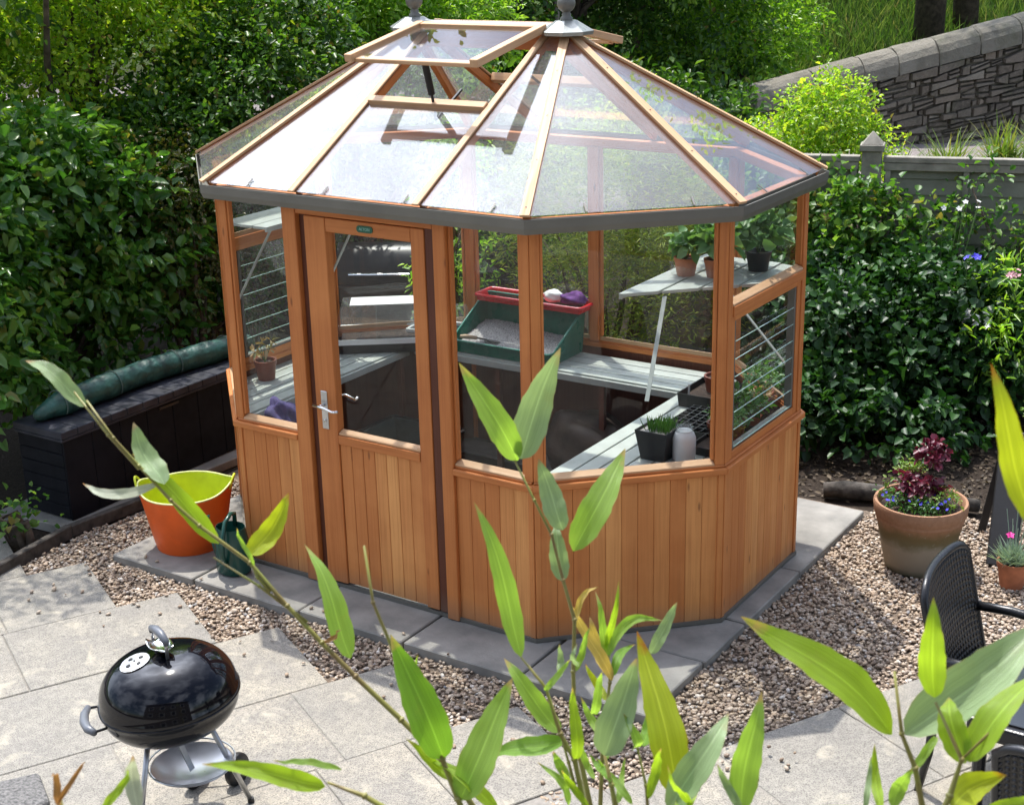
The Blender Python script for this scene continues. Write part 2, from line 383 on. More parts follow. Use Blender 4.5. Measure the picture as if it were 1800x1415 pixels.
def branches(name, root, blobs, parent, mat, r0=.04, n=8, seed=1):
    rr = random.Random(seed); mb = MB(); root = Vector(root)
    for i in range(n):
        b = blobs[i % len(blobs)]
        e = Vector((b[0]+rr.uniform(-.6, .6)*b[3], b[1]+rr.uniform(-.6, .6)*b[4], b[2]+rr.uniform(-.3, .7)*b[5]))
        s = root+Vector((rr.uniform(-1, 1)*r0*2, rr.uniform(-1, 1)*r0*2, 0))
        m1 = s.lerp(e, .35)+Vector((rr.uniform(-.1, .1), rr.uniform(-.1, .1), .15)); m2 = s.lerp(e, .7)+Vector((rr.uniform(-.1, .1), rr.uniform(-.1, .1), .1))
        mb.tube([s, m1, m2, e], [r0, r0*.7, r0*.45, r0*.2], 6)
    return mb.build(name, mat, parent, smooth=True)
def at(px, D, z=0.0):
    """a point of the garden: bearing given as a photograph column, horizontal distance D from the camera"""
    a = math.atan((px-900)/FPX/math.cos(PITCH)); f = Vector((fw.x, fw.y, 0)).normalized()
    d = f*math.cos(a)+rt*math.sin(a)
    return Vector((CAM.x+d.x*D, CAM.y+d.y*D, z))

# ================================================================== THE SETTING
f0 = Vector((fw.x, fw.y, 0)).normalized()
def smooth01(t): t = max(0, min(1, t)); return t*t*(3-2*t)
def ground_z(x, y):
    t = (x-CAM.x)*f0.x+(y-CAM.y)*f0.y; s = (x-CAM.x)*rt.x+(y-CAM.y)*rt.y
    z = .95*smooth01((t-12.6)/2.6)*smooth01((s+3.5)/3.0)
    zb = max(0, t-20.8-.12*s)*.42
    z += min(zb, 6.5)
    z += .05*math.sin(x*1.7)*math.sin(y*1.3)*smooth01((t-13)/2)
    return z-.035
def ground():
    xs = np.concatenate([np.arange(-90, -16, 6), np.arange(-16, 14, .5), np.arange(14, 90, 6)])
    ys = np.concatenate([np.arange(-70, -10, 6), np.arange(-10, 30, .5), np.arange(30, 120, 6)])
    nx, ny = len(xs), len(ys)
    v = np.array([(x, y, ground_z(x, y)) for y in ys for x in xs])
    i = np.arange(nx-1)[None, :]+np.arange(ny-1)[:, None]*nx
    f = np.stack([i, i+1, i+1+nx, i+nx], -1).reshape(-1, 4)
    m, ns, ls = nm('garden_soil')
    co = coord(ns, 'Object')
    n1 = noise(ns, ls, co, .8, 6); n2 = noise(ns, ls, co, 30, 5, .7)
    c = mixc(ns, ls, rng_(ns, ls, n2, .35, .7), (.022, .016, .012, 1), (.05, .037, .027, 1))
    sp = new(ns, 'SeparateXYZ'); ls.new(co, sp.inputs[0])
    gf = math_(ns, ls, 'MULTIPLY', rng_(ns, ls, sp.outputs[2], 1.15, 1.7), rng_(ns, ls, n1, .3, .5))
    c = mixc(ns, ls, gf, c, (.05, .085, .02, 1))
    pf = rng_(ns, ls, sp.outputs[2], .75, .88)
    pf = math_(ns, ls, 'MULTIPLY', pf, rng_(ns, ls, sp.outputs[2], 1.3, 1.1))
    c = mixc(ns, ls, pf, c, mixc(ns, ls, n2, (.20, .17, .16, 1), (.30, .27, .26, 1)))
    p = princ(ns, ls, c, .95, 0, bump(ns, ls, n2, .6, .04), .2); out(ns, ls, p.outputs[0])
    o = npmesh('ground', v, f, m, None, True); o['kind'] = 'structure'
ground()

# ---- patio: strips of slabs in a grid turned against the greenhouse, stepped edge
UA = math.radians(62.4); U = Vector((math.cos(UA), math.sin(UA), 0)); V = Vector((math.cos(UA-math.pi/2), math.sin(UA-math.pi/2), 0))
PZ = 0.012
def patio():
    mb = MB(); rr = random.Random(3)
    T0 = Vector((.46, -1.73, 0)); step = Vector((.79, -.018, 0)); sw = .71
    g = .003
    regions = []
    for k in range(-9, 3):
        top = T0+step*k
        if k >= 2: continue
        s0 = 0.0; 
        first = {0: .56, -1: .72, 1: .62, -2: .98, -3: .6}.get(k, rr.uniform(.45, .9))
        L = 0
        while L < 6.5:
            h = first if L == 0 else rr.choice([.44, .6, .74, .9])
            a = top-U*L; b = top-U*(L+h)
            q = [a+U*-g, a+V*(sw-.0)-V*g-U*g, b+V*(sw)-V*g+U*g, b+U*g]
            q[0] += V*g; q[3] += V*g
            dz = rr.uniform(-.003, .003)
            mb.prism([(p.x, p.y) for p in reversed(q)], -.03, PZ+dz)
            L += h
    # right-hand part of the patio, reaching further back
    base = T0+step*2
    for k in range(0, 7):
        top = Vector((2.02, -2.02, 0))+V*(sw*k)+U*(1.75+ (2.2 if k > 0 else 0))
        if k == 0: top = Vector((2.02, -2.02, 0))+U*2.9
        L = 0
        while L < 10:
            h = rr.choice([.6, .74, .9, 1.1])
            a = top-U*L; b = top-U*(L+h)
            q = [a-U*g+V*g, a+V*(sw-g)-U*g, b+V*(sw-g)+U*g, b+U*g+V*g]
            mb.prism([(p.x, p.y) for p in reversed(q)], -.03, PZ+rr.uniform(-.003, .003)); L += h
    o = mb.build('patio', M['paving'], None, bevel=.004); o['kind'] = 'structure'
    bm = MB(); bm.prism([(-9, -12), (9, -12), (9, -2.2), (2.6, -1.0), (2.0, -2.15), (-.6, -2.15), (-9, -2.3)], -.034, .005)
    o = bm.build('patio_mortar', simple('mortar', (.30, .275, .24), .95, 0, .25, 40, .3, col2=(.20, .185, .165)), None); o['kind'] = 'structure'
patio()
def in_patio(x, y):
    p = Vector((x, y, 0))
    q = p-Vector((2.02, -2.02, 0))
    if q.dot(V) > 0 and q.dot(U) < 2.9: return True
    for k in range(-9, 2):
        q = p-(Vector((.46, -1.73, 0))+Vector((.79, -.018, 0))*k)
        if 0 < q.dot(V) < .71 and q.dot(U) < 0: return True
    return False

# ---- plinth of slabs the greenhouse stands on
def plinth():
    mb = MB(); z0, z1 = -.03, .045
    xf = [-1.80, -1.12, -.32, .40, 1.13, 1.86]; yf = -1.57
    for i in range(5):
        a, b = xf[i]+.006, xf[i+1]-.006
        mb.prism([(a, yf+.004*i), (b, yf+.004*i), (b-(.0 if i != 3 else .02), -.95), (a, -.95)], z0, z1-.003*(i % 2))
    ys = [-.94, -.45, .29, 1.33]
    for i in range(3):
        mb.prism([(1.15, ys[i]+.006), (1.86, ys[i]+.006), (1.86, ys[i+1]-.006), (1.15, ys[i+1]-.006)], z0, z1-.004*((i+1) % 2))
        mb.prism([(-1.80, ys[i]+.006), (-1.12, ys[i]+.006), (-1.12, ys[i+1]-.006), (-1.80, ys[i+1]-.006)], z0, z1-.003)
    mb.prism([(-1.11, .95), (1.14, .95), (1.14, 1.33), (-1.11, 1.33)], z0, z1)
    o = mb.build('plinth_paving', M['slab_plinth'], None, bevel=.006); o['kind'] = 'structure'
plinth()
mb = MB(); mb.prism([(-1.11, -.94), (1.14, -.94), (1.14, .94), (-1.11, .94)], -.03, .033); o = mb.build('greenhouse_floor', M['shaded_floor'], None); o['kind'] = 'structure'
mb = MB(); mb.prism([(-2.3, -2.4), (4.6, -2.4), (4.6, 2.3), (1.87, 1.45), (-1.81, 1.45), (-2.2, .6)], -.034, -.012); o = mb.build('gravel_bed', simple('gravel_bed', (.22, .165, .12), .95, 0, .4, 60, .8, col2=(.09, .068, .05), bscale=90, bdist=.012), None); o['kind'] = 'structure'

# ---- gravel
def gravel():
    rg = np.random.default_rng(11)
    N = 125000
    x = rg.uniform(-3.0, 4.4, N); y = rg.uniform(-2.35, 3.0, N)
    keep = []
    fence_line = lambda X: 1.15+.42*(X-1.2)
    for i in range(N):
        X, Y = x[i], y[i]
        if -1.795 < X < 1.855 and -1.565 < Y < 1.33: continue
        if in_patio(X, Y): continue
        if X < -1.7 and Y < -1.2 and X < -2.28+(-.12)*(Y+1.4): continue
        if X < -1.8 and Y >= -1.2 and (X < -2.22): continue
        if X > -1.8 and X < 1.86 and Y > 1.33: continue
        if X > 1.8 and Y > 1.45+.30*(X-1.8): continue
        if X < -1.8 and Y > -.2: continue
        if Y < -2.2 and X > 2.3: continue
        keep.append(i)
    keep = np.array(keep); x = x[keep]; y = y[keep]; zb_ = np.zeros(len(x))
    ex = rg.uniform(-1.9, 2.6, 700); ey_ = rg.uniform(-2.4, -1.5, 700); k2 = [i for i in range(700) if in_patio(ex[i], ey_[i]) and rg.uniform() < math.exp(-max(0, -1.75-ey_[i])*5)*.5]
    k3 = rg.uniform(size=700) < .04; px3 = ex[k3]; py3 = rg.uniform(-1.56, -1.49, k3.sum())
    x = np.concatenate([x, ex[k2], px3]); y = np.concatenate([y, ey_[k2], py3]); zb_ = np.concatenate([zb_, np.full(len(k2), .022), np.full(len(px3), .052)]); N = len(x)   # a few kicked onto the slabs
    t = (1+5**.5)/2
    iv = np.array([(-1, t, 0), (1, t, 0), (-1, -t, 0), (1, -t, 0), (0, -1, t), (0, 1, t), (0, -1, -t), (0, 1, -t), (t, 0, -1), (t, 0, 1), (-t, 0, -1), (-t, 0, 1)])/math.sqrt(1+t*t)
    fi = np.array([(0, 11, 5), (0, 5, 1), (0, 1, 7), (0, 7, 10), (0, 10, 11), (1, 5, 9), (5, 11, 4), (11, 10, 2), (10, 7, 6), (7, 1, 8), (3, 9, 4), (3, 4, 2), (3, 2, 6), (3, 6, 8), (3, 8, 9), (4, 9, 5), (2, 4, 11), (6, 2, 10), (8, 6, 7), (9, 8, 1)])
    s = rg.uniform(.0065, .0125, N)*rg.choice([1, 1, 1.25], N)
    sc = np.stack([s*rg.uniform(1, 1.55, N), s, s*rg.uniform(.5, .8, N)], 1)
    v = iv[None]*sc[:, None, :]*(1+rg.uniform(-.16, .16, (N, 12, 1)))
    a = rg.uniform(0, 6.28, N); ca, sa = np.cos(a), np.sin(a); b = rg.normal(0, .35, N); cb, sb = np.cos(b), np.sin(b)
    X = v[..., 0]*cb[:, None]-v[..., 2]*sb[:, None]; Z = v[..., 0]*sb[:, None]+v[..., 2]*cb[:, None]; Y = v[..., 1]
    X2 = X*ca[:, None]-Y*sa[:, None]; Y2 = X*sa[:, None]+Y*ca[:, None]
    z = np.where(zb_ > 0, zb_, rg.uniform(-.012, .006, N))
    P_ = np.stack([X2+x[:, None], Y2+y[:, None], Z+z[:, None]], -1).reshape(-1, 3)
    F = (fi[None]+(np.arange(N)*12)[:, None, None]).reshape(-1, 3)
    o = npmesh('gravel', P_, F, M['pebble'], None, True); o['kind'] = 'stuff'
    o['label'] = 'brown and cream pea gravel around the greenhouse plinth'; o['category'] = 'gravel'
gravel()

# ---- dark edging board and the kerb under the storage box
e = MB(); e.beam((-2.20, -2.30, .03), (-2.33, -1.44, .03), .05, .09); e.beam((-2.33, -1.44, .03), (-2.22, -.3, .03), .05, .08); 
o = e.build('border_edging', simple('old_edging', (.075, .065, .055), .85, 0, .3, 14, .3), None, bevel=.006); tag(o, 'dark weathered edging board between gravel and left planting bed', 'garden edging')
e = MB(); e.prism([(-3.0, -1.47), (-2.38, -1.42), (-2.27, .8), (-3.0, .8)], -.03, .035)
o = e.build('storage_pad', M['slab_plinth'], None, bevel=.006); o['kind'] = 'structure'

# ================================================================== THE GREENHOUSE
A, RH, PP, A2, Q = 1.2, .5115, .502, 1.225, .500
HE, HR, HS = 2.308, 3.065, .941
base_c = [(-RH-PP, -A), (RH+PP, -A), (RH+A2, -Q), (RH+A2, Q), (RH+PP, A), (-RH-PP, A), (-RH-A2, Q), (-RH-A2, -Q)]
def off(d):
    n = 8; lines = []
    for i in range(n):
        p, q = Vector(base_c[i]), Vector(base_c[(i+1) % n]); t = (q-p).normalized(); nn = Vector((t.y, -t.x)); lines.append((p+nn*d, t))
    res = []
    for i in range(n):
        (p, t), (q, s) = lines[i-1], lines[i]
        den = t.x*s.y-t.y*s.x; k = ((q.x-p.x)*s.y-(q.y-p.y)*s.x)/den; res.append(p+t*k)
    return res
def facet_frame(i):
    p, q = Vector(base_c[i]), Vector(base_c[(i+1) % 8]); t = (q-p); L = t.length; t.normalize(); return p, t, Vector((t.y, -t.x)), L
def FP(i, s, d, z):
    p, t, n, L = facet_frame(i); a = p+t*s+n*d; return Vector((a.x, a.y, z))
def fbox(mb, i, s0, s1, d0, d1, z0, z1, grain='z', mi=0):
    c = {}
    P8 = lambda s, d, z: FP(i, s, d, z)
    if grain == 'z': mb.hexa([P8(s0, d0, z0), P8(s0, d1, z0), P8(s1, d1, z0), P8(s1, d0, z0), P8(s0, d0, z1), P8(s0, d1, z1), P8(s1, d1, z1), P8(s1, d0, z1)], mi=mi)
    else: mb.hexa([P8(s0, d0, z0), P8(s0, d0, z1), P8(s0, d1, z1), P8(s0, d1, z0), P8(s1, d0, z0), P8(s1, d0, z1), P8(s1, d1, z1), P8(s1, d1, z0)], mi=mi)
def ringseg(mb, i, din, dout, z0, z1, mi=0, gap=.0006):
    a, b = off(din), off(dout); j = (i+1) % 8
    p, t, n, L = facet_frame(i); g = Vector((t.x, t.y, 0))*gap
    c = [Vector((a[i].x, a[i].y, 0))+g, Vector((b[i].x, b[i].y, 0))+g, Vector((a[j].x, a[j].y, 0))-g, Vector((b[j].x, b[j].y, 0))-g]
    Z = lambda v, z: Vector((v.x, v.y, z))
    mb.hexa([Z(c[0], z0), Z(c[0], z1), Z(c[1], z1), Z(c[1], z0), Z(c[2], z0), Z(c[2], z1), Z(c[3], z1), Z(c[3], z0)], mi=mi)
G = thing('greenhouse', 'octagonal cedar greenhouse with grey gutter, finials and open roof vents', 'greenhouse', (0, 0, 0))
FN = ['front', 'front right', 'right end', 'back right', 'back', 'back left', 'left end', 'front left']
DX0, DX1 = -.54+1.0135, .53+1.0135      # door surround along the front facet
def cladding(i, s0, s1, par):
    mb = MB(); n = max(1, round((s1-s0)/.088)); w = (s1-s0)/n
    for k in range(n):
        a, b = s0+k*w+.0007, s0+(k+1)*w-.0007
        fbox(mb, i, a, b, -.016, -.001+random.uniform(-.0006, .0006), .055, .895)
    mb.build('cladding', M['cedar_clad'], par, bevel=.0022)
    mb = MB(); fbox(mb, i, s0, s1, -.030, -.018, .055, .895); mb.build('inner_lining', M['cedar_shaded'], par)
for i in range(8):
    p, t, n, L = facet_frame(i)
    if i == 0:
        cladding(0, .03, DX0, G); cladding(0, DX1, L-.03, G)
    else: cladding(i, .03, L-.03, G)
    # base cill, dark aluminium
    mb = MB(); ringseg(mb, i, -.03, .012, .046, .066); mb.build('base_rail', M['alu'], G)
    # sill
    mb = MB()
    if i == 0:
        fbox(mb, i, -.012, DX0, -.045, .028, .897, .932, 's'); fbox(mb, i, .008, DX0, -.04, .008, .932, .945, 's')
        mb.build('sill', M['cedar'], G, bevel=.004); mb = MB()
        fbox(mb, i, DX1, L+.012, -.045, .028, .897, .932, 's'); fbox(mb, i, DX1, L-.008, -.04, .008, .932, .945, 's')
    else:
        ringseg(mb, i, -.045, .028, .897, .932); ringseg(mb, i, -.04, .008, .932, .945)
    mb.build('sill', M['cedar'], G, bevel=.004)
    # eaves beam
    mb = MB(); ringseg(mb, i, -.055, .003, 2.238, 2.288); mb.build('eaves_beam', M['cedar'], G, bevel=.003)
    # gutter: a U trough, mitred
    mb = MB(); prof = [(.030, 2.232), (.078, 2.232), (.0905, 2.262), (.094, 2.300), (.094, 2.308), (.088, 2.308), (.086, 2.268), (.074, 2.238), (.034, 2.238), (.034, 2.300), (.030, 2.300)]
    ra = [off(d) for d, z in prof]; j = (i+1) % 8; m_ = len(prof)
    tt = Vector((t.x, t.y, 0))*.0005
    vs_ = [Vector((ra[k][i].x, ra[k][i].y, prof[k][1]))+tt for k in range(m_)]+[Vector((ra[k][j].x, ra[k][j].y, prof[k][1]))-tt for k in range(m_)]
    mb.add(vs_, [(k, k+m_, (k+1) % m_+m_, (k+1) % m_) for k in range(m_)]); mb.build('gutter', M['alu'], G)
    # corner posts (two stiles meeting with a groove) and corner boards below
    for side in (0, 1):
        s0, s1 = (.002, .052) if side == 0 else (L-.052, L-.002)
        mb = MB(); fbox(mb, i, s0, s1, -.045, .004, .945, 2.232); mb.build('post', M['cedar'], G, bevel=.003)
        mb = MB(); fbox(mb, i, s0-.001 if side == 0 else s0+.02, s1-.02 if side == 0 else s1+.001, -.03, .008, .066, .897); mb.build('corner_board', M['cedar_clad'], G, bevel=.003)

def pane(i, s0, s1, z0, z1, d=-.036, mat='glass', par=G, name='pane', th=.004):
    mb = MB(); fbox(mb, i, s0, s1, d-th/2, d+th/2, z0, z1); return mb.build(name, M[mat], par)
def window(i, s0, s1, z0=.945, z1=2.234, rail=None):
    fr = MB(); w = .014
    P8 = lambda s, d, z: FP(i, s, d, z)
    bd = MB(); bd.hexa([P8(s0, -.034, z0), P8(s0, -.034, z0+.030), P8(s0, .006, z0+.010), P8(s0, .006, z0), P8(s1, -.034, z0), P8(s1, -.034, z0+.030), P8(s1, .006, z0+.010), P8(s1, .006, z0)]); fbox(fr, i, s0, s1, -.036, -.002, z1-.010, z1, 's')
    fbox(fr, i, s0, s0+w, -.036, -.004, z0+.03, z1-.010); fbox(fr, i, s1-w, s1, -.036, -.004, z0+.03, z1-.010)
    f = fr.build('window', M['cedar'], G, bevel=.002); bd.build('bottom_bead', M['cedar_pale'], f, bevel=.002)  # bead takes the pale cedar as a painted sun highlight
    pane(i, s0+.006, s1-.006, z0+.012, z1-.01, par=f)
def louvre(i, s0, s1):
    zr = 1.72
    r = MB(); fbox(r, i, s0, s1, -.05, .012, zr, zr+.055, 's'); r.build('transom', M['cedar'], G, bevel=.003)
    window(i, s0, s1, zr+.055, 2.234)
    fr = MB()
    fbox(fr, i, s0, s0+.045, -.045, -.004, .945, zr); fbox(fr, i, s1-.045, s1, -.045, -.004, .945, zr)
    fbox(fr, i, s0+.045, s1-.045, -.045, -.004, .945, .985, 's'); fbox(fr, i, s0+.045, s1-.045, -.045, -.004, zr-.03, zr, 's')
    f = fr.build('louvre_window', M['cedar'], G, bevel=.002)
    al = MB(); a0, a1 = s0+.046, s1-.046
    fbox(al, i, a0, a0+.022, -.05, -.01, .99, zr-.034); fbox(al, i, a1-.022, a1, -.05, -.01, .99, zr-.034); fbox(al, i, a0+.022, a1-.022, -.045, -.015, .987, 1.000, 's')
    al.build('channel', M['alu'], f)
    n = 7; 
    for k in range(n):
        z = 1.01+k*(zr-.04-1.01)/n; h = (zr-.04-1.01)/n
        mb = MB()
        P8 = lambda s, d, zz: FP(i, s, d, zz)
        q = [P8(a0+.024, -.012, z-.008), P8(a0+.024, -.008, z-.008), P8(a0+.024, -.034, z+h+.004), P8(a0+.024, -.038, z+h+.004)]
        q2 = [P8(a1-.024, -.012, z-.008), P8(a1-.024, -.008, z-.008), P8(a1-.024, -.034, z+h+.004), P8(a1-.024, -.038, z+h+.004)]
        mb.hexa(q+q2); e2 = MB(); e2.hexa([P8(a0+.024, -.013, z-.0105), P8(a0+.024, -.007, z-.0105), P8(a0+.024, -.007, z-.0082), P8(a0+.024, -.013, z-.0082), P8(a1-.024, -.013, z-.0105), P8(a1-.024, -.007, z-.0105), P8(a1-.024, -.007, z-.0082), P8(a1-.024, -.013, z-.0082)])
        g_ = mb.build('louvre_blade', M['glass'], f)
        e2.build('ground_edge', M['glass_edge'], f)
M['glass_edge'] = simple('polished_glass_edge', (.35, .50, .44), .2, 0, .05)
L0 = facet_frame(0)[3]
window(0, .054, DX0-.002); window(0, DX1+.002, L0-.054)
for i in (1, 3, 5, 7): window(i, .054, facet_frame(i)[3]-.054)
LB = facet_frame(4)[3]
mb = MB(); fbox(mb, 4, LB/2-.035, LB/2+.035, -.05, .002, .945, 2.234); mb.build('post', M['cedar'], G, bevel=.003)
window(4, .054, LB/2-.037); window(4, LB/2+.037, LB-.054)
louvre(2, .054, facet_frame(2)[3]-.054); louvre(6, .054, facet_frame(6)[3]-.054)

# ---- door, front facet (s = x + 1.0135)
S = lambda x: x+RH+PP
mb = MB()
fbox(mb, 0, S(-.54), S(-.445), -.05, .022, .046, 2.232); mb.build('door_jamb', M['cedar'], G, bevel=.004); mb = MB()
fbox(mb, 0, S(.455), S(.53), -.05, .022, .046, 2.232)
mb.build('door_jamb', M['cedar'], G, bevel=.004)
mb = MB(); fbox(mb, 0, S(-.443), S(-.395), -.06, -.012, .07, 2.19); mb.build('door_lining', M['cedar_shaded'], G, bevel=.002); mb = MB(); fbox(mb, 0, S(.398), S(.453), -.06, .006, .07, 2.19); mb.build('door_lining', M['cedar_shaded'], G, bevel=.002)
mb = MB(); fbox(mb, 0, S(-.443), S(.453), -.05, .018, 2.192, 2.231, 's'); mb.build('door_head', M['cedar'], G, bevel=.003)
D = MB()
fbox(D, 0, S(-.392), S(-.25), -.045, .012, .075, 2.185); fbox(D, 0, S(.312), S(.395), -.045, .012, .075, 2.185)
door = D.build('door', M['cedar'], G, bevel=.003)
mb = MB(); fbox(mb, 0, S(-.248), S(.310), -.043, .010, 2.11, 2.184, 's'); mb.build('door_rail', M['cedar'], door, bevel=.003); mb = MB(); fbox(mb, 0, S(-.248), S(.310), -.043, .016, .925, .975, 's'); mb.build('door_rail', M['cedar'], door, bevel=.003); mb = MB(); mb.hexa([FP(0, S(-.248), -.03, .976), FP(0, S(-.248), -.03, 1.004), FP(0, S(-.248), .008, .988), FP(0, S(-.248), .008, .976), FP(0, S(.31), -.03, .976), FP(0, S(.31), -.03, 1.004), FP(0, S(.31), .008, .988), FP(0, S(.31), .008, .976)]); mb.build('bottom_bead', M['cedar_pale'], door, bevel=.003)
mb = MB()
for k in range(7):
    w = (.558)/7; a = -.248+k*w; fbox(mb, 0, S(a+.001), S(a+w-.001), -.02, .002+random.uniform(-.0006, .0006), .08, .922)
mb.build('door_boards', M['cedar_clad'], door, bevel=.0025)
pane(0, S(-.246), S(.308), .99, 2.115, -.033, par=door)
# handle
mb = MB(); fbox(mb, 0, S(-.352), S(-.308), .0125, .018, 1.0, 1.22); h = mb.build('handle_plate', M['chrome_dull'], door, bevel=.003)
mb = MB(); mb.tube([(-.33, -1.182, 1.14), (-.33, -1.145, 1.14)], .009, 10)
mb.tube([(-.33, -1.142, 1.14), (-.375, -1.140, 1.143), (-.30, -1.140, 1.138), (-.24, -1.140, 1.125), (-.205, -1.142, 1.13)][1:], [.008, .010, .008, .007], 10)
mb.tube([(-.33, -1.182, 1.05), (-.33, -1.176, 1.05)], .007, 10)
for o_ in (mb,): pass
mb.v = [(x, -1.2-(y+1.2) if y > -1.2 else y, z) for x, y, z in mb.v]
mb.build('handle', M['chrome'], door, smooth=True)
mb = MB(); mb.tube([(-.33, -1.24-.0, 1.13), (-.33, -1.30+.02, 1.13)], .008, 8)
mb = MB(); mb.tube([(-.33, -1.150, 1.16), (-.33, -1.09, 1.16)], .008, 8); mb.tube([(-.335, -1.09, 1.16), (-.28, -1.085, 1.165), (-.22, -1.085, 1.15), (-.195, -1.09, 1.165)], .008, 8); mb.build('inner_handle', M['chrome'], door, smooth=True)
# name plate
mb = MB()
pl_ = []
for k in range(24):
    t_ = 2*math.pi*k/24; cx_ = .035 if math.cos(t_) > 0 else -.035
    pl_.append((cx_+.018*math.cos(t_), .018*math.sin(t_)))
n_ = len(pl_); X0, Z0 = .02, 2.148
vs_ = [(X0+a, -1.2-.0102, Z0+b) for a, b in pl_]+[(X0+a, -1.2-.0145, Z0+b) for a, b in pl_]
mb.add(vs_, [tuple(range(n_-1, -1, -1))[::-1], tuple(range(2*n_-1, n_-1, -1))[::-1]]+[(k, (k+1) % n_, n_+(k+1) % n_, n_+k) for k in range(n_)])
pn = mb.build('name_plate', M['plate'], door)
tcu = bpy.data.curves.new('t', 'FONT'); tcu.body = 'ALTON'; tcu.size = .021; tcu.align_x = 'CENTER'; tcu.align_y = 'CENTER'; tcu.extrude = .0006
to = bpy.data.objects.new('t', tcu); COL.objects.link(to); bpy.context.view_layer.update()
tm = bpy.data.meshes.new_from_object(to); bpy.data.objects.remove(to)
tm.transform(Matrix.Translation((X0, -1.2153, Z0)) @ Matrix.Rotation(math.pi/2, 4, 'X'))
link('lettering', tm, M['plate_text'], pn)

# ---- roof
EO = off(.070)            # glass edge
ze = 2.322
ZR = HR-.012
apR = Vector((RH, 0, ZR)); apL = Vector((-RH, 0, ZR))
def eo(i): return Vector((EO[i].x, EO[i].y, ze))
ey = EO[0].y             # negative
def zfront(y): return ze+(ZR-ze)*(1-abs(y)/abs(ey))
def slab_pane(pts, th=.004, name='roof_pane', mat='glass_roof', par=G):
    pts = [Vector(p) for p in pts]; n_ = (pts[1]-pts[0]).cross(pts[2]-pts[0]).normalized()
    if n_.z < 0: n_ = -n_; pts = pts[::-1]
    mb = MB(); m_ = len(pts)
    mb.add([p-n_*th for p in pts]+pts, [tuple(range(m_-1, -1, -1)), tuple(range(m_, 2*m_))]+[(k, (k+1) % m_, m_+(k+1) % m_, m_+k) for k in range(m_)])
    return mb.build(name, M[mat], par)
RX = .405; YC = .60
for sgn in (-1, 1):
    e_l, e_r = (eo(0), eo(1)) if sgn < 0 else (eo(5), eo(4))
    Y = lambda y: sgn*abs(y)
    F_ = lambda x, y: Vector((x, sgn*abs(y), zfront(y)))
    slab_pane([e_l, F_(-RX, ey), F_(-RX, 0.0), apL])
    slab_pane([F_(RX, ey), e_r, apR, F_(RX, 0.0)])
    slab_pane([F_(-RX, ey), F_(RX, ey), F_(RX, YC), F_(-RX, YC)])
    for x in (-RX, RX):
        mb = MB(); a = F_(x, abs(ey)+.012); b = F_(x, .03); u_ = Vector((0, sgn*(ZR-ze), abs(ey))).normalized()
        mb.beam(a, b, .042, .012, u_); mb2 = MB(); mb2.beam(a+(b-a)*.03-u_*.031, b-u_*.031, .034, .048, u_)
        # cap paler than its rafter, sunlight put into the colour
        mb.v = [tuple(Vector(v)+u_*.007) for v in mb.v]
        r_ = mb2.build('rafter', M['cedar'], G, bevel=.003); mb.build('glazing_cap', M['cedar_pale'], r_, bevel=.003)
    mb = MB(); c = F_(0, YC); u_ = Vector((0, sgn*(ZR-ze), abs(ey))).normalized()
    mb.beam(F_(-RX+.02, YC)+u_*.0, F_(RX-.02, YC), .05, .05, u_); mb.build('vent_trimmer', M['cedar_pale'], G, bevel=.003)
    # raised vent lid
    hy, hz = (.065, 3.078); ly, lz = (.72, 2.955) if sgn < 0 else (.74, 2.945)
    H = lambda x, k, o_=0: Vector((x, sgn*(hy+(ly-hy)*k), hz+(lz-hz)*k+o_))
    un = Vector((0, sgn*(hz-lz), ly-hy)).normalized()
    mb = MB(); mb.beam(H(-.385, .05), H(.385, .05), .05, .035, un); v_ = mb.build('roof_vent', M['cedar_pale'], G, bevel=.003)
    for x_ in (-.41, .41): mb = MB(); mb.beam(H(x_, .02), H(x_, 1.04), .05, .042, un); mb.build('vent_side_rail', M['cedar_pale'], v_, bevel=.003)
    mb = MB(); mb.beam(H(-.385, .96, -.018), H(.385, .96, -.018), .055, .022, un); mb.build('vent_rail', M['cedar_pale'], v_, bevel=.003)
    g_ = slab_pane([H(-.386, .08, .003), H(.386, .08, .003), H(.386, 1.02, .003), H(-.386, 1.02, .003)], name='vent_pane', mat='glass_vent' if 'glass_vent' in M else 'glass_roof', par=v_)
    mb = MB(); s0 = F_(.05, YC)-Vector((0, 0, .03)); s1 = H(.05, .93, -.03); mid = s0.lerp(s1, .35)
    mb.tube([s0, mid], .008, 8); mb.tube([mid, s1], .019, 12); mb.build('opening_strut', M['black_metal'], v_, smooth=False, auto=40)
    mb = MB(); mb.tube([s0-Vector((0, 0, .05)), s0], .006, 6); mb.beam(s0+Vector((0, 0, -.05)), F_(.05, YC-.25)-Vector((0, 0, .09)), .012, .012); mb.build('strut_bracket', M['black_metal'], v_)
for i in (1, 2, 3): slab_pane([eo(i), eo((i+1) % 8), apR])
for i in (5, 6, 7): slab_pane([eo(i), eo((i+1) % 8), apL])
for i in range(8):
    ap = apR if i in (1, 2, 3, 4) else apL
    a = eo(i); d = (ap-a).normalized(); a = a-d*.012; b = ap-d*.055
    side = d.cross(Vector((0, 0, 1))).normalized(); u_ = side.cross(d).normalized()
    mb = MB(); mb.beam(a-u_*.026+d*.03, b-u_*.026, .036, .052, u_); r_ = mb.build('rafter', M['cedar'], G, bevel=.003)
    mb = MB(); mb.beam(a+u_*.008, b+u_*.008, .048, .014, u_)
    for k in (.04, .28, .52, .78): q = a.lerp(b, k)+u_*.0155; mb.tube([q, q+u_*.0025], .0045, 8, mi=1)
    mb.build('glazing_cap', [M['cedar_pale'], M['black_metal']], r_, bevel=.0015)
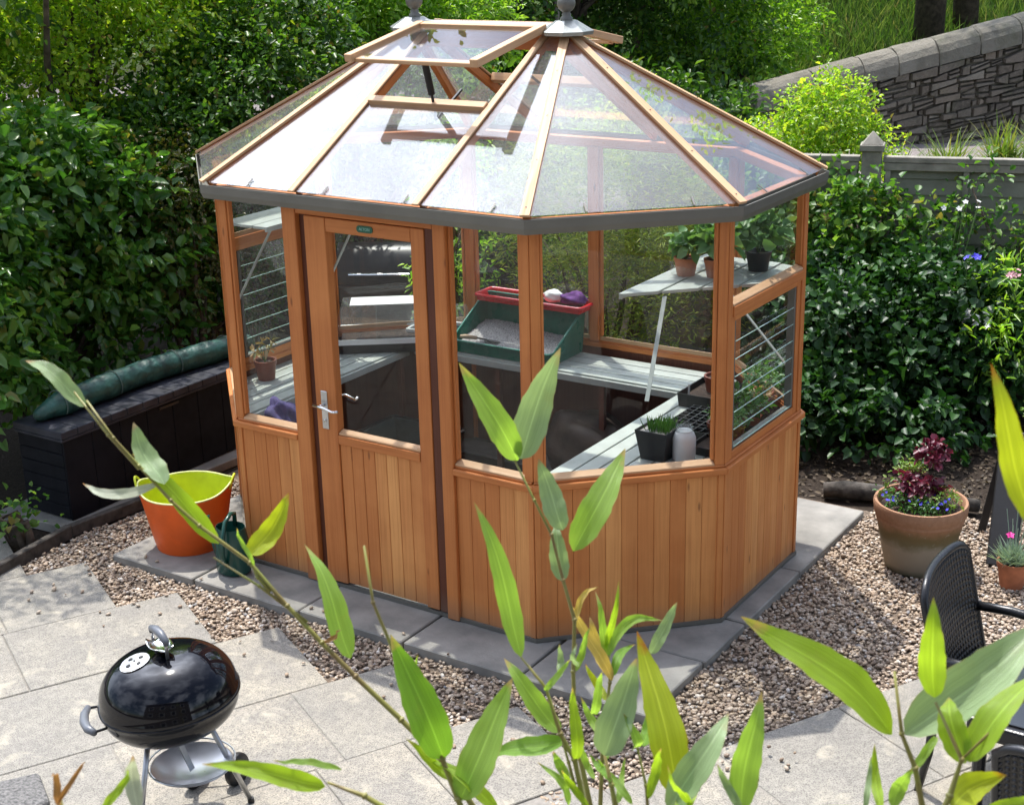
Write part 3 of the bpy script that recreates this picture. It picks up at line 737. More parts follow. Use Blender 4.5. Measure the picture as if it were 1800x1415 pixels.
# little clips holding the glass along the eaves
mb = MB()
for i in range(8):
    a, b = eo(i), eo((i+1) % 8)
    n_ = 4 if i in (0, 4) else 2
    for k in range(n_):
        q = a.lerp(b, (k+.5)/n_+.03); nn = facet_frame(i)[2]; q3 = Vector((nn.x, nn.y, 0))
        mb.beam(q-q3*.045+Vector((0, 0, .034)), q+q3*.004+Vector((0, 0, .003)), .010, .003)
mb.build('glazing_clips', M['alu'], G)
# ridge: boards below, capping, finial bases, finials
mb = MB(); mb.beam((-RH-.02, 0, ZR-.05), (RH+.02, 0, ZR-.05), .05, .11); mb.build('ridge_board', M['cedar'], G, bevel=.003)
mb = MB(); mb.prism([(-RH, -.075), (RH, -.075), (RH, .075), (-RH, .075)], HR+.000, HR+.012)
mb.add([(-RH+.02, -.03, HR+.013), (RH-.02, -.03, HR+.013), (RH-.02, .03, HR+.013), (-RH+.02, .03, HR+.013), (-RH+.02, -.012, HR+.03), (RH-.02, -.012, HR+.03), (RH-.02, .012, HR+.03), (-RH+.02, .012, HR+.03)], [(0, 1, 5, 4), (1, 2, 6, 5), (2, 3, 7, 6), (3, 0, 4, 7), (4, 5, 6, 7)])
mb.build('ridge_cap', M['cap'], G, bevel=.003)
for sx_ in (-1, 1):
    mb = MB(); rot = Matrix.Rotation(math.pi/8, 3, 'Z')
    mb.lathe([(0.0, HR-.028), (.145, HR-.028), (.15, HR-.008), (.06, HR+.045), (.0, HR+.047)], (sx_*RH, 0, 0), 8, rot=rot); b_ = mb.build('finial_base', M['cap'], G)
    mb = MB(); mb.lathe([(.033, HR+.044), (.034, HR+.06), (.024, HR+.068), (.026, HR+.078), (.020, HR+.088)]+[(max(.0005, .050*math.cos(t_)), HR+.135+.050*math.sin(t_)) for t_ in [(-1.15+k*(math.pi/2+1.15)/10) for k in range(11)]], (sx_*RH, 0, 0), 24); mb.build('finial', M['alu'], G, smooth=True)

# ================================================================== INSIDE THE GREENHOUSE
BZ = .855
def slat_poly(x0, x1, y0, y1): return [(x0, y0), (x1, y0), (x1, y1), (x0, y1)]
def lim(x): return min(1.145, .455+(1.70-abs(x)))
def bench(label, slats, fascia, legs, group='slatted benches inside the greenhouse'):
    c = slats[0][0]; t = thing('slatted_bench', label, 'bench', (c[0], c[1], 0), group)
    mb = MB()
    for q in slats:
        mb.prism(q, BZ-.022, BZ)
    mb.build('bench_top', M['bench'], t, bevel=.002)
    mb = MB()
    for a, b in fascia: mb.beam(a, b, .018, .045)
    mb.build('front_edge', M['bench'], t, bevel=.003)
    for (x, y) in legs:
        mb = MB(); mb.box((x-.018, y-.018, .05), (x+.018, y+.018, BZ-.024)); mb.build('leg', M['cedar_shaded'], t)
w = .094; gp_ = .010
sl = []
for k in range(5):
    xo = -1.195-k*(w+gp_); xi = xo-w
    sl.append([(xi, -lim(xi)), (xo, -lim(xo)), (xo, min(lim(xo), .68) if False else lim(xo)), (xi, lim(xi))])
bench('grey slatted bench along the left end, under the louvred side window', sl, [((-1.185, -.97, BZ-.035), (-1.185, .66, BZ-.035))], [(-1.22, -.95), (-1.22, .6), (-1.6, -.4)])
sl = []
for k in range(4):
    y0 = .715+k*(w+.012); sl.append([(-1.183, y0), (.865, y0), (.865, y0+w), (-1.183, y0+w)])
bench('grey slatted bench along the back wall, under the green potting tray', sl, [((-1.17, .705, BZ-.035), (.86, .705, BZ-.035))], [(-.5, .74), (.3, .74)])
sl = []
for k in range(8):
    xi = .885+k*(w+gp_); xo = xi+w
    if xo > 1.70: break
    sl.append([(xi, -lim(xi)), (xo, -lim(xo)), (xo, lim(xo)), (xi, lim(xi))])
bench('grey slatted bench along the right end, crowded with black trays and pots', sl, [((.875, -1.1, BZ-.035), (.875, .70, BZ-.035))], [(.90, -.95), (.90, .6), (1.6, -.4)])
def shelf(label, z, polys, edge, brk):
    t = thing('high_shelf', label, 'shelf', (polys[0][0][0], 0, z), 'high slatted shelves inside the greenhouse')
    mb = MB()
    for q in polys: mb.prism(q, z-.018, z)
    mb.build('shelf_slats', M['bench'], t, bevel=.002)
    mb = MB(); mb.beam(*edge, .016, .03); mb.build('front_edge', M['bench'], t)
    for a, b in brk: mb = MB(); mb.beam(a, b, .022, .006); mb.build('bracket', M['bench'], t)
shelf('grey high shelf at the right end, holding leafy seedlings in pots', 1.78,
      [[(1.13, -.50), (1.27, -.36), (1.27, .52), (1.13, .52)], [(1.285, -.345), (1.425, -.20), (1.425, .52), (1.285, .52)], [(1.44, -.185), (1.58, -.045), (1.58, .52), (1.44, .52)], [(1.595, -.03), (1.69, .06), (1.69, .48), (1.595, .5)]],
      ((1.122, -.50, 1.765), (1.122, .52, 1.765)), [((1.30, -.34, 1.75), (1.40, -.72, 1.30)), ((1.14, .45, 1.76), (1.66, .47, 1.2))])
shelf('empty grey high shelf at the left end, above the louvred window', 1.90,
      [[(-1.42, -.52), (-1.32, -.52), (-1.32, .5), (-1.42, .5)], [(-1.53, -.52), (-1.43, -.52), (-1.43, .5), (-1.53, .5)], [(-1.68, -.5), (-1.54, -.52), (-1.54, .5), (-1.68, .48)]],
      ((-1.315, -.52, 1.885), (-1.315, .5, 1.885)), [((-1.34, -.45, 1.87), (-1.67, -.47, 1.35)), ((-1.34, .45, 1.87), (-1.67, .47, 1.35))])

M['green_plastic'] = simple('dark_green_plastic', (.008, .13, .085), .28, 0, .12, 9)
M['red_plastic'] = simple('red_plastic', (.55, .012, .018), .28, 0, .08, 9)
M['black_plastic'] = simple('black_plastic', (.014, .014, .015), .42, 0, .2, 14, .05)
M['white_plastic'] = simple('milky_white_plastic', (.72, .73, .71), .35, 0, .05, 9)
M['terracotta'] = simple('terracotta', (.42, .15, .07), .75, 0, .16, 14, .2)
M['brown_pot'] = simple('brown_plastic_pot', (.19, .048, .026), .45, 0, .12, 14)
M['compost'] = simple('compost', (.045, .028, .02), .95, 0, .4, 30, .8, bscale=90, bdist=.01)
M['grit'] = simple('horticultural_grit', (.55, .53, .51), .8, 0, .5, 120, .9, col2=(.07, .065, .07), bscale=140, bdist=.01)
M['leaf_seedling'] = leafmat('seedling_leaves', [(.07, .17, .05), (.13, .26, .09), (.20, .32, .14)], .45, .3)
M['leaf_mid'] = leafmat('garden_leaves', [(.035, .11, .018), (.06, .17, .03), (.10, .22, .04)], .38, .33, .6)
M['leaf_dry'] = leafmat('dry_leaves', [(.30, .20, .10), (.42, .30, .16), (.30, .34, .16)], .6, .2)
M['leaf_silver'] = leafmat('silvery_leaves', [(.22, .32, .25), (.32, .42, .34), (.40, .50, .42)], .6, .2)
def tray(mb, x0, x1, y0, y1, z0, z1, th=.006, mi=0, splay=.0):
    s = splay
    mb.box((x0, y0, z0), (x1, y1, z0+th), mi=mi)
    def wall(a, b, a2, b2): 
        pass
    o0 = [(x0, y0), (x1, y0), (x1, y1), (x0, y1)]; o1 = [(x0-s, y0-s), (x1+s, y0-s), (x1+s, y1+s), (x0-s, y1+s)]
    i0 = [(x0+th, y0+th), (x1-th, y0+th), (x1-th, y1-th), (x0+th, y1-th)]; i1 = [(x0-s+th, y0-s+th), (x1+s-th, y0-s+th), (x1+s-th, y1+s-th), (x0-s+th, y1+s-th)]
    vs_ = [(*p, z0) for p in o0]+[(*p, z1) for p in o1]+[(*p, z0+th) for p in i0]+[(*p, z1) for p in i1]
    fs = []
    for k in range(4):
        j = (k+1) % 4; fs += [(k, j, 4+j, 4+k), (4+k, 4+j, 12+j, 12+k), (12+k, 12+j, 8+j, 8+k)]
    mb.add(vs_, fs, mi=mi)
def rimring(mb, x0, x1, y0, y1, z, r, rad=.03, mi=0):
    pts = []
    for cx_, cy_, a0 in ((x1-rad, y1-rad, 0), (x0+rad, y1-rad, 90), (x0+rad, y0+rad, 180), (x1-rad, y0+rad, 270)):
        for k in range(4):
            a = math.radians(a0+k*30); pts.append((cx_+rad*math.cos(a), cy_+rad*math.sin(a), z if not callable(z) else z(cx_, cy_)))
    pts.append(pts[0]); mb.tube(pts, r, 8, mi, cap=False)
# green potting tray with red shelf
T = thing('potting_tray', 'dark green potting tray of grit with red shelf on the back bench', 'potting tray', (-.46, .92, BZ))
x0, x1, y0, y1 = -.84, -.08, .73, 1.13
zt = lambda x, y: BZ+.085+(.0 if y < .9 else .24)
mb = MB(); th = .006
O = [(x0, y0), (x1, y0), (x1, y1), (x0, y1)]
zz = [BZ+.085, BZ+.085, BZ+.325, BZ+.325]
vs_ = [(a, b, BZ+.004) for a, b in O]+[(a-(.02 if a < -.5 else -.02), b+(-.015 if b < .9 else .015), z) for (a, b), z in zip(O, zz)]
vi_ = [(a+(th if a < -.5 else -th), b+(th if b < .9 else -th), BZ+.01) for a, b in O]+[(a-(.02-th if a < -.5 else -.02+th), b+(-.015+th if b < .9 else .015-th), z) for (a, b), z in zip(O, zz)]
fs = [(3, 2, 1, 0)]+[(k, (k+1) % 4, 4+(k+1) % 4, 4+k) for k in range(4)]
mb.add(vs_, fs); mb.add(vi_, [(0, 1, 2, 3)]+[(4+k, 4+(k+1) % 4, (k+1) % 4, k) for k in range(4)])
mb.build('tray_body', M['green_plastic'], T)
mb = MB(); q = [Vector(v) for v in vs_[4:]]; loop = []
for k in range(4):
    a, b = q[k], q[(k+1) % 4]; loop += [a.lerp(b, .04), a.lerp(b, .5), a.lerp(b, .96)]
loop.append(loop[0]); mb.tube(loop, .009, 8, cap=False); mb.build('rim', M['green_plastic'], T, smooth=True)
rg = np.random.default_rng(4); n = 46
gx, gy = np.meshgrid(np.linspace(x0+.012, x1-.012, n), np.linspace(y0+.012, y1-.05, n)); gz = BZ+.055+(gy-.73)*.22+.02*np.sin(gx*7)*np.cos(gy*6)+rg.uniform(-.004, .006, gx.shape)
i_ = np.arange(n-1)[None, :]+np.arange(n-1)[:, None]*n
npmesh('grit', np.stack([gx, gy, gz], -1).reshape(-1, 3), np.stack([i_, i_+1, i_+1+n, i_+n], -1).reshape(-1, 4), M['grit'], T)
mb = MB(); tray(mb, x0-.0, x1+.05, y1-.12, y1+.06, BZ+.295, BZ+.335, .005, splay=.006); rimring(mb, x0-.015, x1+.065, y1-.135, y1+.075, BZ+.335, .012); mb.build('shelf_tray', M['red_plastic'], T, smooth=False, auto=40)
# trowel in the tray
T2 = thing('hand_trowel', 'wooden handled trowel lying in the front left corner of the potting tray', 'trowel', (-.72, .80, BZ+.09))
mb = MB(); mb.tube([(-.82, .765, BZ+.10), (-.78, .775, BZ+.102), (-.70, .79, BZ+.10)], [.012, .017, .012], 8); mb.build('handle', simple('worn_wood', (.35, .25, .16), .7), T2, smooth=True)
mb = MB(); mb.tube([(-.70, .79, BZ+.10), (-.66, .80, BZ+.095)], .006, 6); mb.add([(-.66, .785, BZ+.095), (-.66, .815, BZ+.095), (-.56, .83, BZ+.088), (-.53, .825, BZ+.086), (-.55, .79, BZ+.088), (-.60, .808, BZ+.080)], [(0, 5, 1), (1, 5, 2), (2, 5, 3), (3, 5, 4), (4, 5, 0)]); mb.build('blade', M['black_metal'], T2)
# items on red shelf
def blob(name, mat, c, r, parent=None, seed=0, sc=(1, 1, 1), amp=.2, sub=3):
    import bmesh
    bm = bmesh.new(); bmesh.ops.create_icosphere(bm, subdivisions=sub, radius=1)
    rr = random.Random(seed); ph = [rr.uniform(0, 6) for _ in range(6)]
    for v in bm.verts:
        p = v.co.copy(); k = 1+amp*(math.sin(p.x*4+ph[0])*math.cos(p.y*5+ph[1])+.6*math.sin(p.z*7+ph[2]+p.x*3)+.4*math.sin(p.y*11+ph[3]))
        v.co = Vector((p.x*sc[0]*r*k+c[0], p.y*sc[1]*r*k+c[1], p.z*sc[2]*r*k+c[2]))
    me = bpy.data.meshes.new(name); bm.to_mesh(me); bm.free()
    return link(name, me, mat, parent, True)
o = blob('twine_ball', M['white_plastic'], (-.27, 1.08, BZ+.375), .052, None, 3, (1.3, 1, .8), .12); tag(o, 'white crumpled glove beside purple cloth on the red shelf', 'glove')
o = blob('purple_glove', simple('purple_cloth', (.10, .02, .16), .8, 0, .3, 30, .4), (-.12, 1.10, BZ+.37), .07, None, 8, (1.3, .8, .6), .25); tag(o, 'crumpled purple garden glove at right end of the red shelf', 'glove')
o.name = 'garden_glove'; bpy.data.objects['twine_ball'].name = 'garden_glove.001'
# propagators
def propagator(cx, cy, rot, L, Wd, label, base_mat, z=BZ, h=.19, paper=False, lift=.07):
    t = thing('propagator', label, 'propagator', (cx, cy, z), 'seed propagators on the left bench')
    R = Matrix.Rotation(rot, 3, 'Z')
    def X(mb): mb.v = [tuple((R @ Vector((a, b, 0)))+Vector((cx, cy, c_))) for a, b, c_ in mb.v]
    mb = MB(); tray(mb, -L/2+.02, L/2-.02, -Wd/2+.02, Wd/2-.02, z, z+lift, splay=.012); X(mb); mb.build('tray', M[base_mat], t)
    mb = MB(); hx, hy = L/2, Wd/2
    for a, b in (((-hx, -hy), (hx, -hy)), ((hx, -hy), (hx, hy)), ((hx, hy), (-hx, hy)), ((-hx, hy), (-hx, -hy))): mb.beam((*a, z+lift+.006), (*b, z+lift+.006), .018, .034)
    X(mb); mb.build('lid_rim', M['white_plastic'], t)
    mb = MB(); k = .80
    b0 = [(-hx, -hy), (hx, -hy), (hx, hy), (-hx, hy)]; b1 = [(a*k, b*k*.85) for a, b in b0]
    vs_ = [(*p, z+lift+.02) for p in b0]+[(*p, z+lift+h) for p in b1]
    mb.add(vs_, [(k_, (k_+1) % 4, 4+(k_+1) % 4, 4+k_) for k_ in range(4)]+[(4, 5, 6, 7)]); X(mb); mb.build('clear_lid', M['plastic_clear'], t)
    if paper:
        mb = MB(); mb.box((-hx*.62, -hy*.62, z+lift+h+.003), (hx*.72, hy*.5, z+lift+h+.005)); X(mb); mb.build('paper_sheet', M['white_plastic'], t)
    mb = MB(); mb.box((-hx*.85, -hy*.85, z+.02), (hx*.85, hy*.85, z+lift-.01)); X(mb); mb.build('compost_fill', M['compost'], t)
propagator(-1.36, .60, math.radians(36), .66, .38, 'clear lidded propagator with white paper on top, behind the door', 'black_plastic', paper=True, h=.24, lift=.08)
propagator(-1.10, .93, math.radians(10), .40, .26, 'smaller dull lidded propagator with green tray beside the potting tray', 'green_plastic', h=.17)
def pot_lathe(mb, c, r, h, rim=.012, taper=.75, n=28):
    x, y, z = c
    mb.lathe([(0.001, z), (r*taper, z), (r*.96, z+h*.8), (r, z+h*.8), (r*1.04, z+h), (r*1.04-rim, z+h), (r*.92-rim, z+h*.7), (.001, z+h*.7)], (x, y, 0), n)
def sprig(name, c, r, h, n, per, ll, lw, mat, parent, seed, upb=1.0):
    return foliage(name, mat, [(c[0], c[1], c[2]+h*.5, r, r, h*.5)], n, per, ll, lw, r*.3, seed, parent, upb, (.2, 1.0), r*.5, .15, zmin=c[2]-.02)
def potted(kind, label, cat, c, r, h, potmat, leaf=None, lh=.12, lr=None, n=22, per=6, ll=.035, lw=.018, group=None, seed=1, stems=True):
    t = thing(kind, label, cat, c, group)
    mb = MB(); pot_lathe(mb, c, r, h); mb.build('pot', M[potmat], t, smooth=False, auto=35)
    mb = MB(); mb.lathe([(.001, c[2]+h*.86), (r*.5, c[2]+h*.87), (r*.93, c[2]+h*.84)], (c[0], c[1], 0), 16); mb.build('compost', M['compost'], t)
    if leaf:
        sprig('leaves', (c[0], c[1], c[2]+h*.85), lr or r, lh, n, per, ll, lw, M[leaf], t, seed)
        if stems:
            mb = MB(); rr = random.Random(seed)
            for k in range(6):
                a = rr.uniform(0, 6.28); q = (lr or r)*.6
                mb.tube([(c[0], c[1], c[2]+h*.8), (c[0]+q*.4*math.cos(a), c[1]+q*.4*math.sin(a), c[2]+h*.85+lh*.4), (c[0]+q*math.cos(a), c[1]+q*math.sin(a), c[2]+h*.85+lh*.8)], .0025, 5)
            mb.build('stems', M['stem'], t)
    return t
M['stem'] = simple('green_stem', (.10, .17, .05), .5)
g1 = 'potted seedlings on the high shelf'
potted('potted_seedling', 'round seedling pot nearest the free corner of the high shelf', 'potted plant', (1.24, .02, 1.78), .065, .10, 'terracotta', 'leaf_seedling', .12, .09, 14, 5, .07, .06, g1, 2)
potted('potted_seedling', 'second seedling pot along the high shelf edge, taller leaves', 'potted plant', (1.40, .06, 1.78), .065, .10, 'terracotta', 'leaf_seedling', .17, .10, 20, 5, .075, .06, g1, 3)
potted('potted_seedling', 'seedling pot behind the corner pots, under the roof hip', 'potted plant', (1.30, .33, 1.78), .065, .10, 'terracotta', 'leaf_seedling', .16, .12, 26, 5, .07, .055, g1, 4)
potted('potted_seedling', 'bushy seedling pot at the wall side of the high shelf', 'potted plant', (1.54, .30, 1.78), .07, .11, 'black_plastic', 'leaf_seedling', .2, .15, 40, 5, .07, .055, g1, 5)
mb = MB(); mb.lathe([(.14, 1.785), (.145, 1.84), (.147, 1.842)], (1.32, .04, 0), 32, sx=1.25, sy=.75); o = mb.build('clear_saucer', M['plastic_clear'], None, smooth=True); tag(o, 'clear plastic tub round the two corner seedling pots', 'tub')
# black trays on the right bench
def seed_tray(label, cx, cy, sx, sy, h, cells=False, z=BZ):
    t = thing('seed_tray', label, 'seed tray', (cx, cy, z), 'black seed trays on the right bench')
    mb = MB(); tray(mb, cx-sx/2, cx+sx/2, cy-sy/2, cy+sy/2, z, z+h, .004, splay=.008); mb.build('tray', M['black_plastic'], t)
    mb = MB(); mb.box((cx-sx/2+.006, cy-sy/2+.006, z+.008), (cx+sx/2-.006, cy+sy/2-.006, z+h*.62)); mb.build('compost', M['compost'], t)
    if cells:
        mb = MB()
        for k in range(1, 6): x = cx-sx/2+sx*k/6; mb.beam((x, cy-sy/2, z+h*.9), (x, cy+sy/2, z+h*.9), .006, .02)
        for k in range(1, 8): y = cy-sy/2+sy*k/8; mb.beam((cx-sx/2, y, z+h*.9+.0015), (cx+sx/2, y, z+h*.9+.0015), .006, .02)
        mb.build('cell_dividers', M['black_plastic'], t)
    return t
seed_tray('deep black tray with white plant labels at the back corner of the right bench', 1.14, .62, .30, .34, .085)
seed_tray('black cell tray of small square modules in the middle of the right bench', 1.27, .18, .28, .40, .05, True)
seed_tray('black tray of dark compost beside the right end window', 1.53, .42, .24, .46, .06)
seed_tray('black tray of compost behind the milky jar', 1.52, -.06, .22, .34, .05)
for (x, y, s_) in ((1.03, .50, 'front'), (1.25, .47, 'side')):
    mb = MB(); mb.beam((x, y, BZ+.03), (x+.004, y-.004, BZ+.13), .012, .002); o = mb.build('plant_label', M['white_plastic'], None); tag(o, 'white plastic plant label standing in %s of the deep black tray' % ('the near corner' if s_ == 'front' else 'the right side'), 'plant label', 'white plant labels in the trays')
g2 = 'round pots on the right bench'
potted('plant_pot', 'dark red-brown empty pot standing in the deep black tray', 'plant pot', (1.13, .68, BZ+.02), .078, .13, 'brown_pot', group=g2)
potted('potted_plant', 'terracotta pot with bright young leaves behind the louvred window', 'potted plant', (1.45, .60, BZ+.03), .075, .10, 'terracotta', 'leaf_seedling', .14, .10, 26, 6, .045, .022, g2, 6)
potted('potted_plant', 'low terracotta pot of dark leaves in front of the louvre blades', 'potted plant', (1.52, .28, BZ+.02), .07, .07, 'terracotta', 'leaf_mid', .10, .13, 40, 6, .05, .024, g2, 7)
potted('potted_plant', 'small reddish pot beside the cell tray', 'potted plant', (1.40, .10, BZ+.0), .05, .08, 'brown_pot', 'leaf_mid', .07, .06, 20, 6, .03, .012, g2, 8)
potted('potted_plant', 'small brown pot of seedlings nearest the corner post on the right bench', 'potted plant', (1.58, -.02, BZ+.055), .05, .08, 'brown_pot', 'leaf_seedling', .07, .06, 16, 5, .035, .018, g2, 15)
potted('potted_plant', 'tiny terracotta pot with red-tinged leaves in the compost tray', 'potted plant', (1.50, .42, BZ+.035), .05, .07, 'terracotta', 'leaf_dry', .08, .07, 16, 5, .04, .018, g2, 16)
# square black pot with spiky succulents
t = thing('square_planter', 'square black pot of spiky green seedlings and gravel near the front pane', 'potted plant', (1.27, -.36, BZ))
mb = MB(); tray(mb, 1.21, 1.35, -.43, -.29, BZ, BZ+.17, .005, splay=.025); mb.build('pot', M['black_plastic'], t)
mb = MB(); mb.box((1.195, -.445, BZ+.12), (1.365, -.275, BZ+.155)); mb.build('gravel_mulch', M['grit'], t)
rg = np.random.default_rng(9); N = 170; pos = np.stack([rg.uniform(1.23, 1.36, N), rg.uniform(-.42, -.29, N), np.full(N, BZ+.15)], 1); d_ = np.stack([rg.normal(0, .3, N), rg.normal(0, .3, N), np.ones(N)], 1)
v, f = leaf_arrays(pos, d_, unit(rg.normal(size=(N, 3))), rg.uniform(.05, .10, N), np.full(N, .008), rg, droop=0); npmesh('leaves', v, f, M['leaf_mid'], t)
# milky jar
t = thing('jar', 'milky white jar with a screw neck standing against the front right pane', 'jar', (1.42, -.33, BZ))
mb = MB(); mb.lathe([(.001, BZ+.001), (.055, BZ+.001), (.062, BZ+.012), (.063, BZ+.13), (.052, BZ+.158), (.042, BZ+.166), (.042, BZ+.17), (.001, BZ+.17)], (1.42, -.33, 0), 28); mb.build('body', M['white_plastic'], t, auto=40)
mb = MB(); mb.lathe([(.043, BZ+.166), (.047, BZ+.17), (.047, BZ+.192), (.043, BZ+.194), (.040, BZ+.192), (.040, BZ+.168)], (1.42, -.33, 0), 28); mb.build('neck', M['plastic_clear'], t, auto=40)
# brown pot, left bench
t = potted('potted_plant', 'red-brown pot with dry leaves and a pale label on the left bench', 'potted plant', (-1.56, -.36, BZ), .072, .13, 'brown_pot', 'leaf_dry', .14, .08, 9, 4, .06, .02, None, 12) if 'leaf_dry' in M else None
# blue bag on the left bench edge
o = blob('cloth_bag', simple('navy_cloth', (.022, .02, .085), .75, 0, .4, 16, .5, col2=(.07, .05, .17)), (-.92, -.93, BZ+.0), .12, None, 5, (.95, .75, 1.05), .22, 4); tag(o, 'crumpled navy blue cloth bag behind the front left pane', 'bag')
# under the benches
t = thing('storage_crate', 'dull green plastic crate on the floor behind the door glass', 'crate', (-1.0, .45, .04))
mb = MB(); tray(mb, -1.25, -.72, .15, .55, .034, .36, .01, splay=.03); mb.build('crate_body', simple('grey_green_plastic', (.06, .085, .075), .5), t, bevel=.003)
mb = MB(); rimring(mb, -1.29, -.68, .11, .59, .36, .014); mb.build('rim', M['black_plastic'], t, smooth=True)
o = blob('compost_sack', simple('sack_plastic', (.07, .045, .032), .55, 0, .5, 8, .5, col2=(.025, .016, .013)), (.18, .80, .30), .27, None, 21, (1.25, .75, 1.0), .10, 4); tag(o, 'bulging brown compost sack on the floor under the back bench', 'sack')
o = blob('grit_sack', simple('pale_sack', (.20, .19, .19), .6, 0, .3, 7, .5, col2=(.06, .055, .06)), (.42, .28, .14), .22, None, 27, (1.35, 1.0, .6), .13, 4); tag(o, 'slumped pale grey sack on the greenhouse floor', 'sack')
t = thing('packet_box', 'small dark box with a row of white rings on its face, inside the front pane', 'box', (.72, -.95, .04))
mb = MB(); mb.box((.58, -1.06, .034), (.84, -.84, .70)); mb.build('box_body', M['black_plastic'], t, bevel=.004)
mb = MB()
for k in range(3):
    c_ = Vector((.66+k*.06, -1.0615, .655-.012*k)); pts = [c_+Vector((.016*math.cos(a), 0, .018*math.sin(a))) for a in [j*math.pi/5 for j in range(11)]]; mb.tube(pts, .004, 5, cap=False)
mb.build('printed_rings', M['white_plastic'], t)
mb = MB(); mb.box((-.62, -.3, .034), (.02, .35, .22)); o = mb.build('step_box', M['black_plastic'], None, bevel=.01); tag(o, 'flat black box lying on the greenhouse floor behind the front pane', 'box')
o = blob('white_scrap', M['white_plastic'], (-.32, .02, .245), .04, None, 2, (1.2, .8, .5), .35); tag(o, 'small crumpled white scrap on the black floor box', 'scrap')
o.name = 'paper_scrap'

# ================================================================== OUTSIDE OBJECTS
# orange tub trug
t = thing('flexible_tub', 'orange flexible tub with lime green inside, left of the greenhouse', 'tub', (-1.49, -1.20, .046))
M['tub_orange'] = simple('orange_rubber', (.78, .115, .012), .42, 0, .08, 6, .06)
M['tub_lime'] = simple('lime_rubber', (.58, .66, .03), .5, 0, .1, 6, .06)
C_ = Vector((-1.50, -1.20, 0)); z0 = .046; H = .36; r0, r1 = .205, .275
def tubz(a): return .045*max(0, math.cos((a-TA))**8 if math.cos(a-TA) > 0 else math.cos(a-TA)**8)
TA = math.radians(34)
n = 96; mbo = MB(); mbi = MB(); rows = 8; vo = []; vi = []
for k in range(rows+1):
    u_ = k/rows
    for j in range(n):
        a = 2*math.pi*j/n; r = r0+(r1-r0)*u_**.9; ex = tubz(a)*u_**6
        vo.append((C_.x+(r+ex*.35)*math.cos(a), C_.y+(r+ex*.35)*math.sin(a), z0+H*u_+ex)); vi.append((C_.x+(r-.006+ex*.35)*math.cos(a), C_.y+(r-.006+ex*.35)*math.sin(a), z0+.01+(H-.01)*u_+ex))
fo = [(k*n+j, k*n+(j+1) % n, (k+1)*n+(j+1) % n, (k+1)*n+j) for k in range(rows) for j in range(n)]
mbo.add(vo, fo); mbo.add([vo[j] for j in range(n)], [tuple(range(n-1, -1, -1))]); mbo.build('outer_skin', M['tub_orange'], t, smooth=True)
mbi.add(vi, [f[::-1] for f in fo]); mbi.add([vi[j] for j in range(n)], [tuple(range(n))]); mbi.build('lining', M['tub_lime'], t, smooth=True)
mb = MB()
loop = [Vector(v) for v in vi[-n:]]; loop = [p+Vector((0, 0, .002)) for p in loop]; loop.append(loop[0]); mb.tube(loop, .0065, 8, cap=False); mb.build('rim', simple('pale_lime', (.68, .72, .30), .45), t, smooth=True)
for s_ in (0, math.pi):
    mb = MB(); pts = []
    for k in range(9):
        a = TA+s_+math.radians(-13+26*k/8); hh = .042*math.sin(math.pi*k/8); r = r1+.006+hh*.45
        pts.append((C_.x+r*math.cos(a), C_.y+r*math.sin(a), z0+H+.01+hh+.03*math.sin(math.pi*k/8)))
    mb.tube(pts, .0075, 8); mb.build('handle', M['tub_lime'], t, smooth=True)
# watering can
t = thing('watering_can', 'dark green plastic watering can between orange tub and greenhouse wall', 'watering can', (-.985, -1.365, .046))
M['can'] = simple('glossy_dark_green', (.012, .065, .05), .22, 0, .1, 7)
cx_, cy_ = -.985, -1.365
mb = MB(); mb.lathe([(.001, .047), (.095, .047), (.105, .06), (.105, .24), (.095, .30), (.088, .33), (.086, .33), (.084, .30), (.09, .24), (.001, .235)], (cx_, cy_, 0), 28, sx=1.05, sy=.85); mb.build('can_body', M['can'], t, auto=35)
mb = MB(); mb.tube([(cx_-.02, cy_+.06, .31), (cx_-.01, cy_+.05, .39), (cx_+.01, cy_, .41), (cx_+.03, cy_-.07, .385), (cx_+.05, cy_-.12, .30), (cx_+.05, cy_-.13, .20), (cx_+.03, cy_-.085, .12)], .013, 10); mb.build('handle', M['can'], t, smooth=True)
mb = MB(); mb.tube([(cx_-.08, cy_-.02, .12), (cx_-.13, cy_-.02, .22), (cx_-.16, cy_-.02, .33)][::1], [.026, .017, .012], 10); mb.tube([(cx_-.16, cy_-.02, .33), (cx_-.18, cy_-.02, .355)], [.014, .034], 12); mb.build('spout', M['can'], t, smooth=True)
# storage box
M['deck'] = simple('charcoal_resin', (.006, .007, .011), .65, 0, .2, 7, .15, bscale=30, spec=.2)
M['deck_top'] = simple('charcoal_resin_lid', (.030, .032, .044), .5, 0, .3, 7, .12, bscale=60, spec=.35)
t = thing('storage_box', 'long charcoal resin storage box with planked lid beside the hedge', 'storage box', (-2.63, -1.33, .036))
mb = MB(); bx0, bx1, by0, by1 = -2.85, -2.42, -1.335, .55
n = 8
for k in range(n):
    w_ = (by1-by0)/n; mb.box((bx1-.012, by0+k*w_+.002, .04), (bx1, by0+(k+1)*w_-.002, .575))
for k in range(6):
    h_ = .53/6; mb.box((bx0, by0, .045+k*h_+.002), (bx1-.014, by0+.012, .045+(k+1)*h_-.002), 0)
mb.box((bx0+.001, by0+.013, .038), (bx1-.013, by1, .572)); mb.build('box_body', M['deck'], t, bevel=.003)
lid = MB(); n = 14
for k in range(n):
    w_ = (by1-by0+.05)/n; a = by0-.025+k*w_; lid.box((bx0-.01, a+.002, .60), (bx1+.022, a+w_-.002, .648))
lid.box((bx0-.005, by0-.02, .578), (bx1+.018, by1+.02, .598)); lid.build('lid', M['deck_top'], t, bevel=.004)
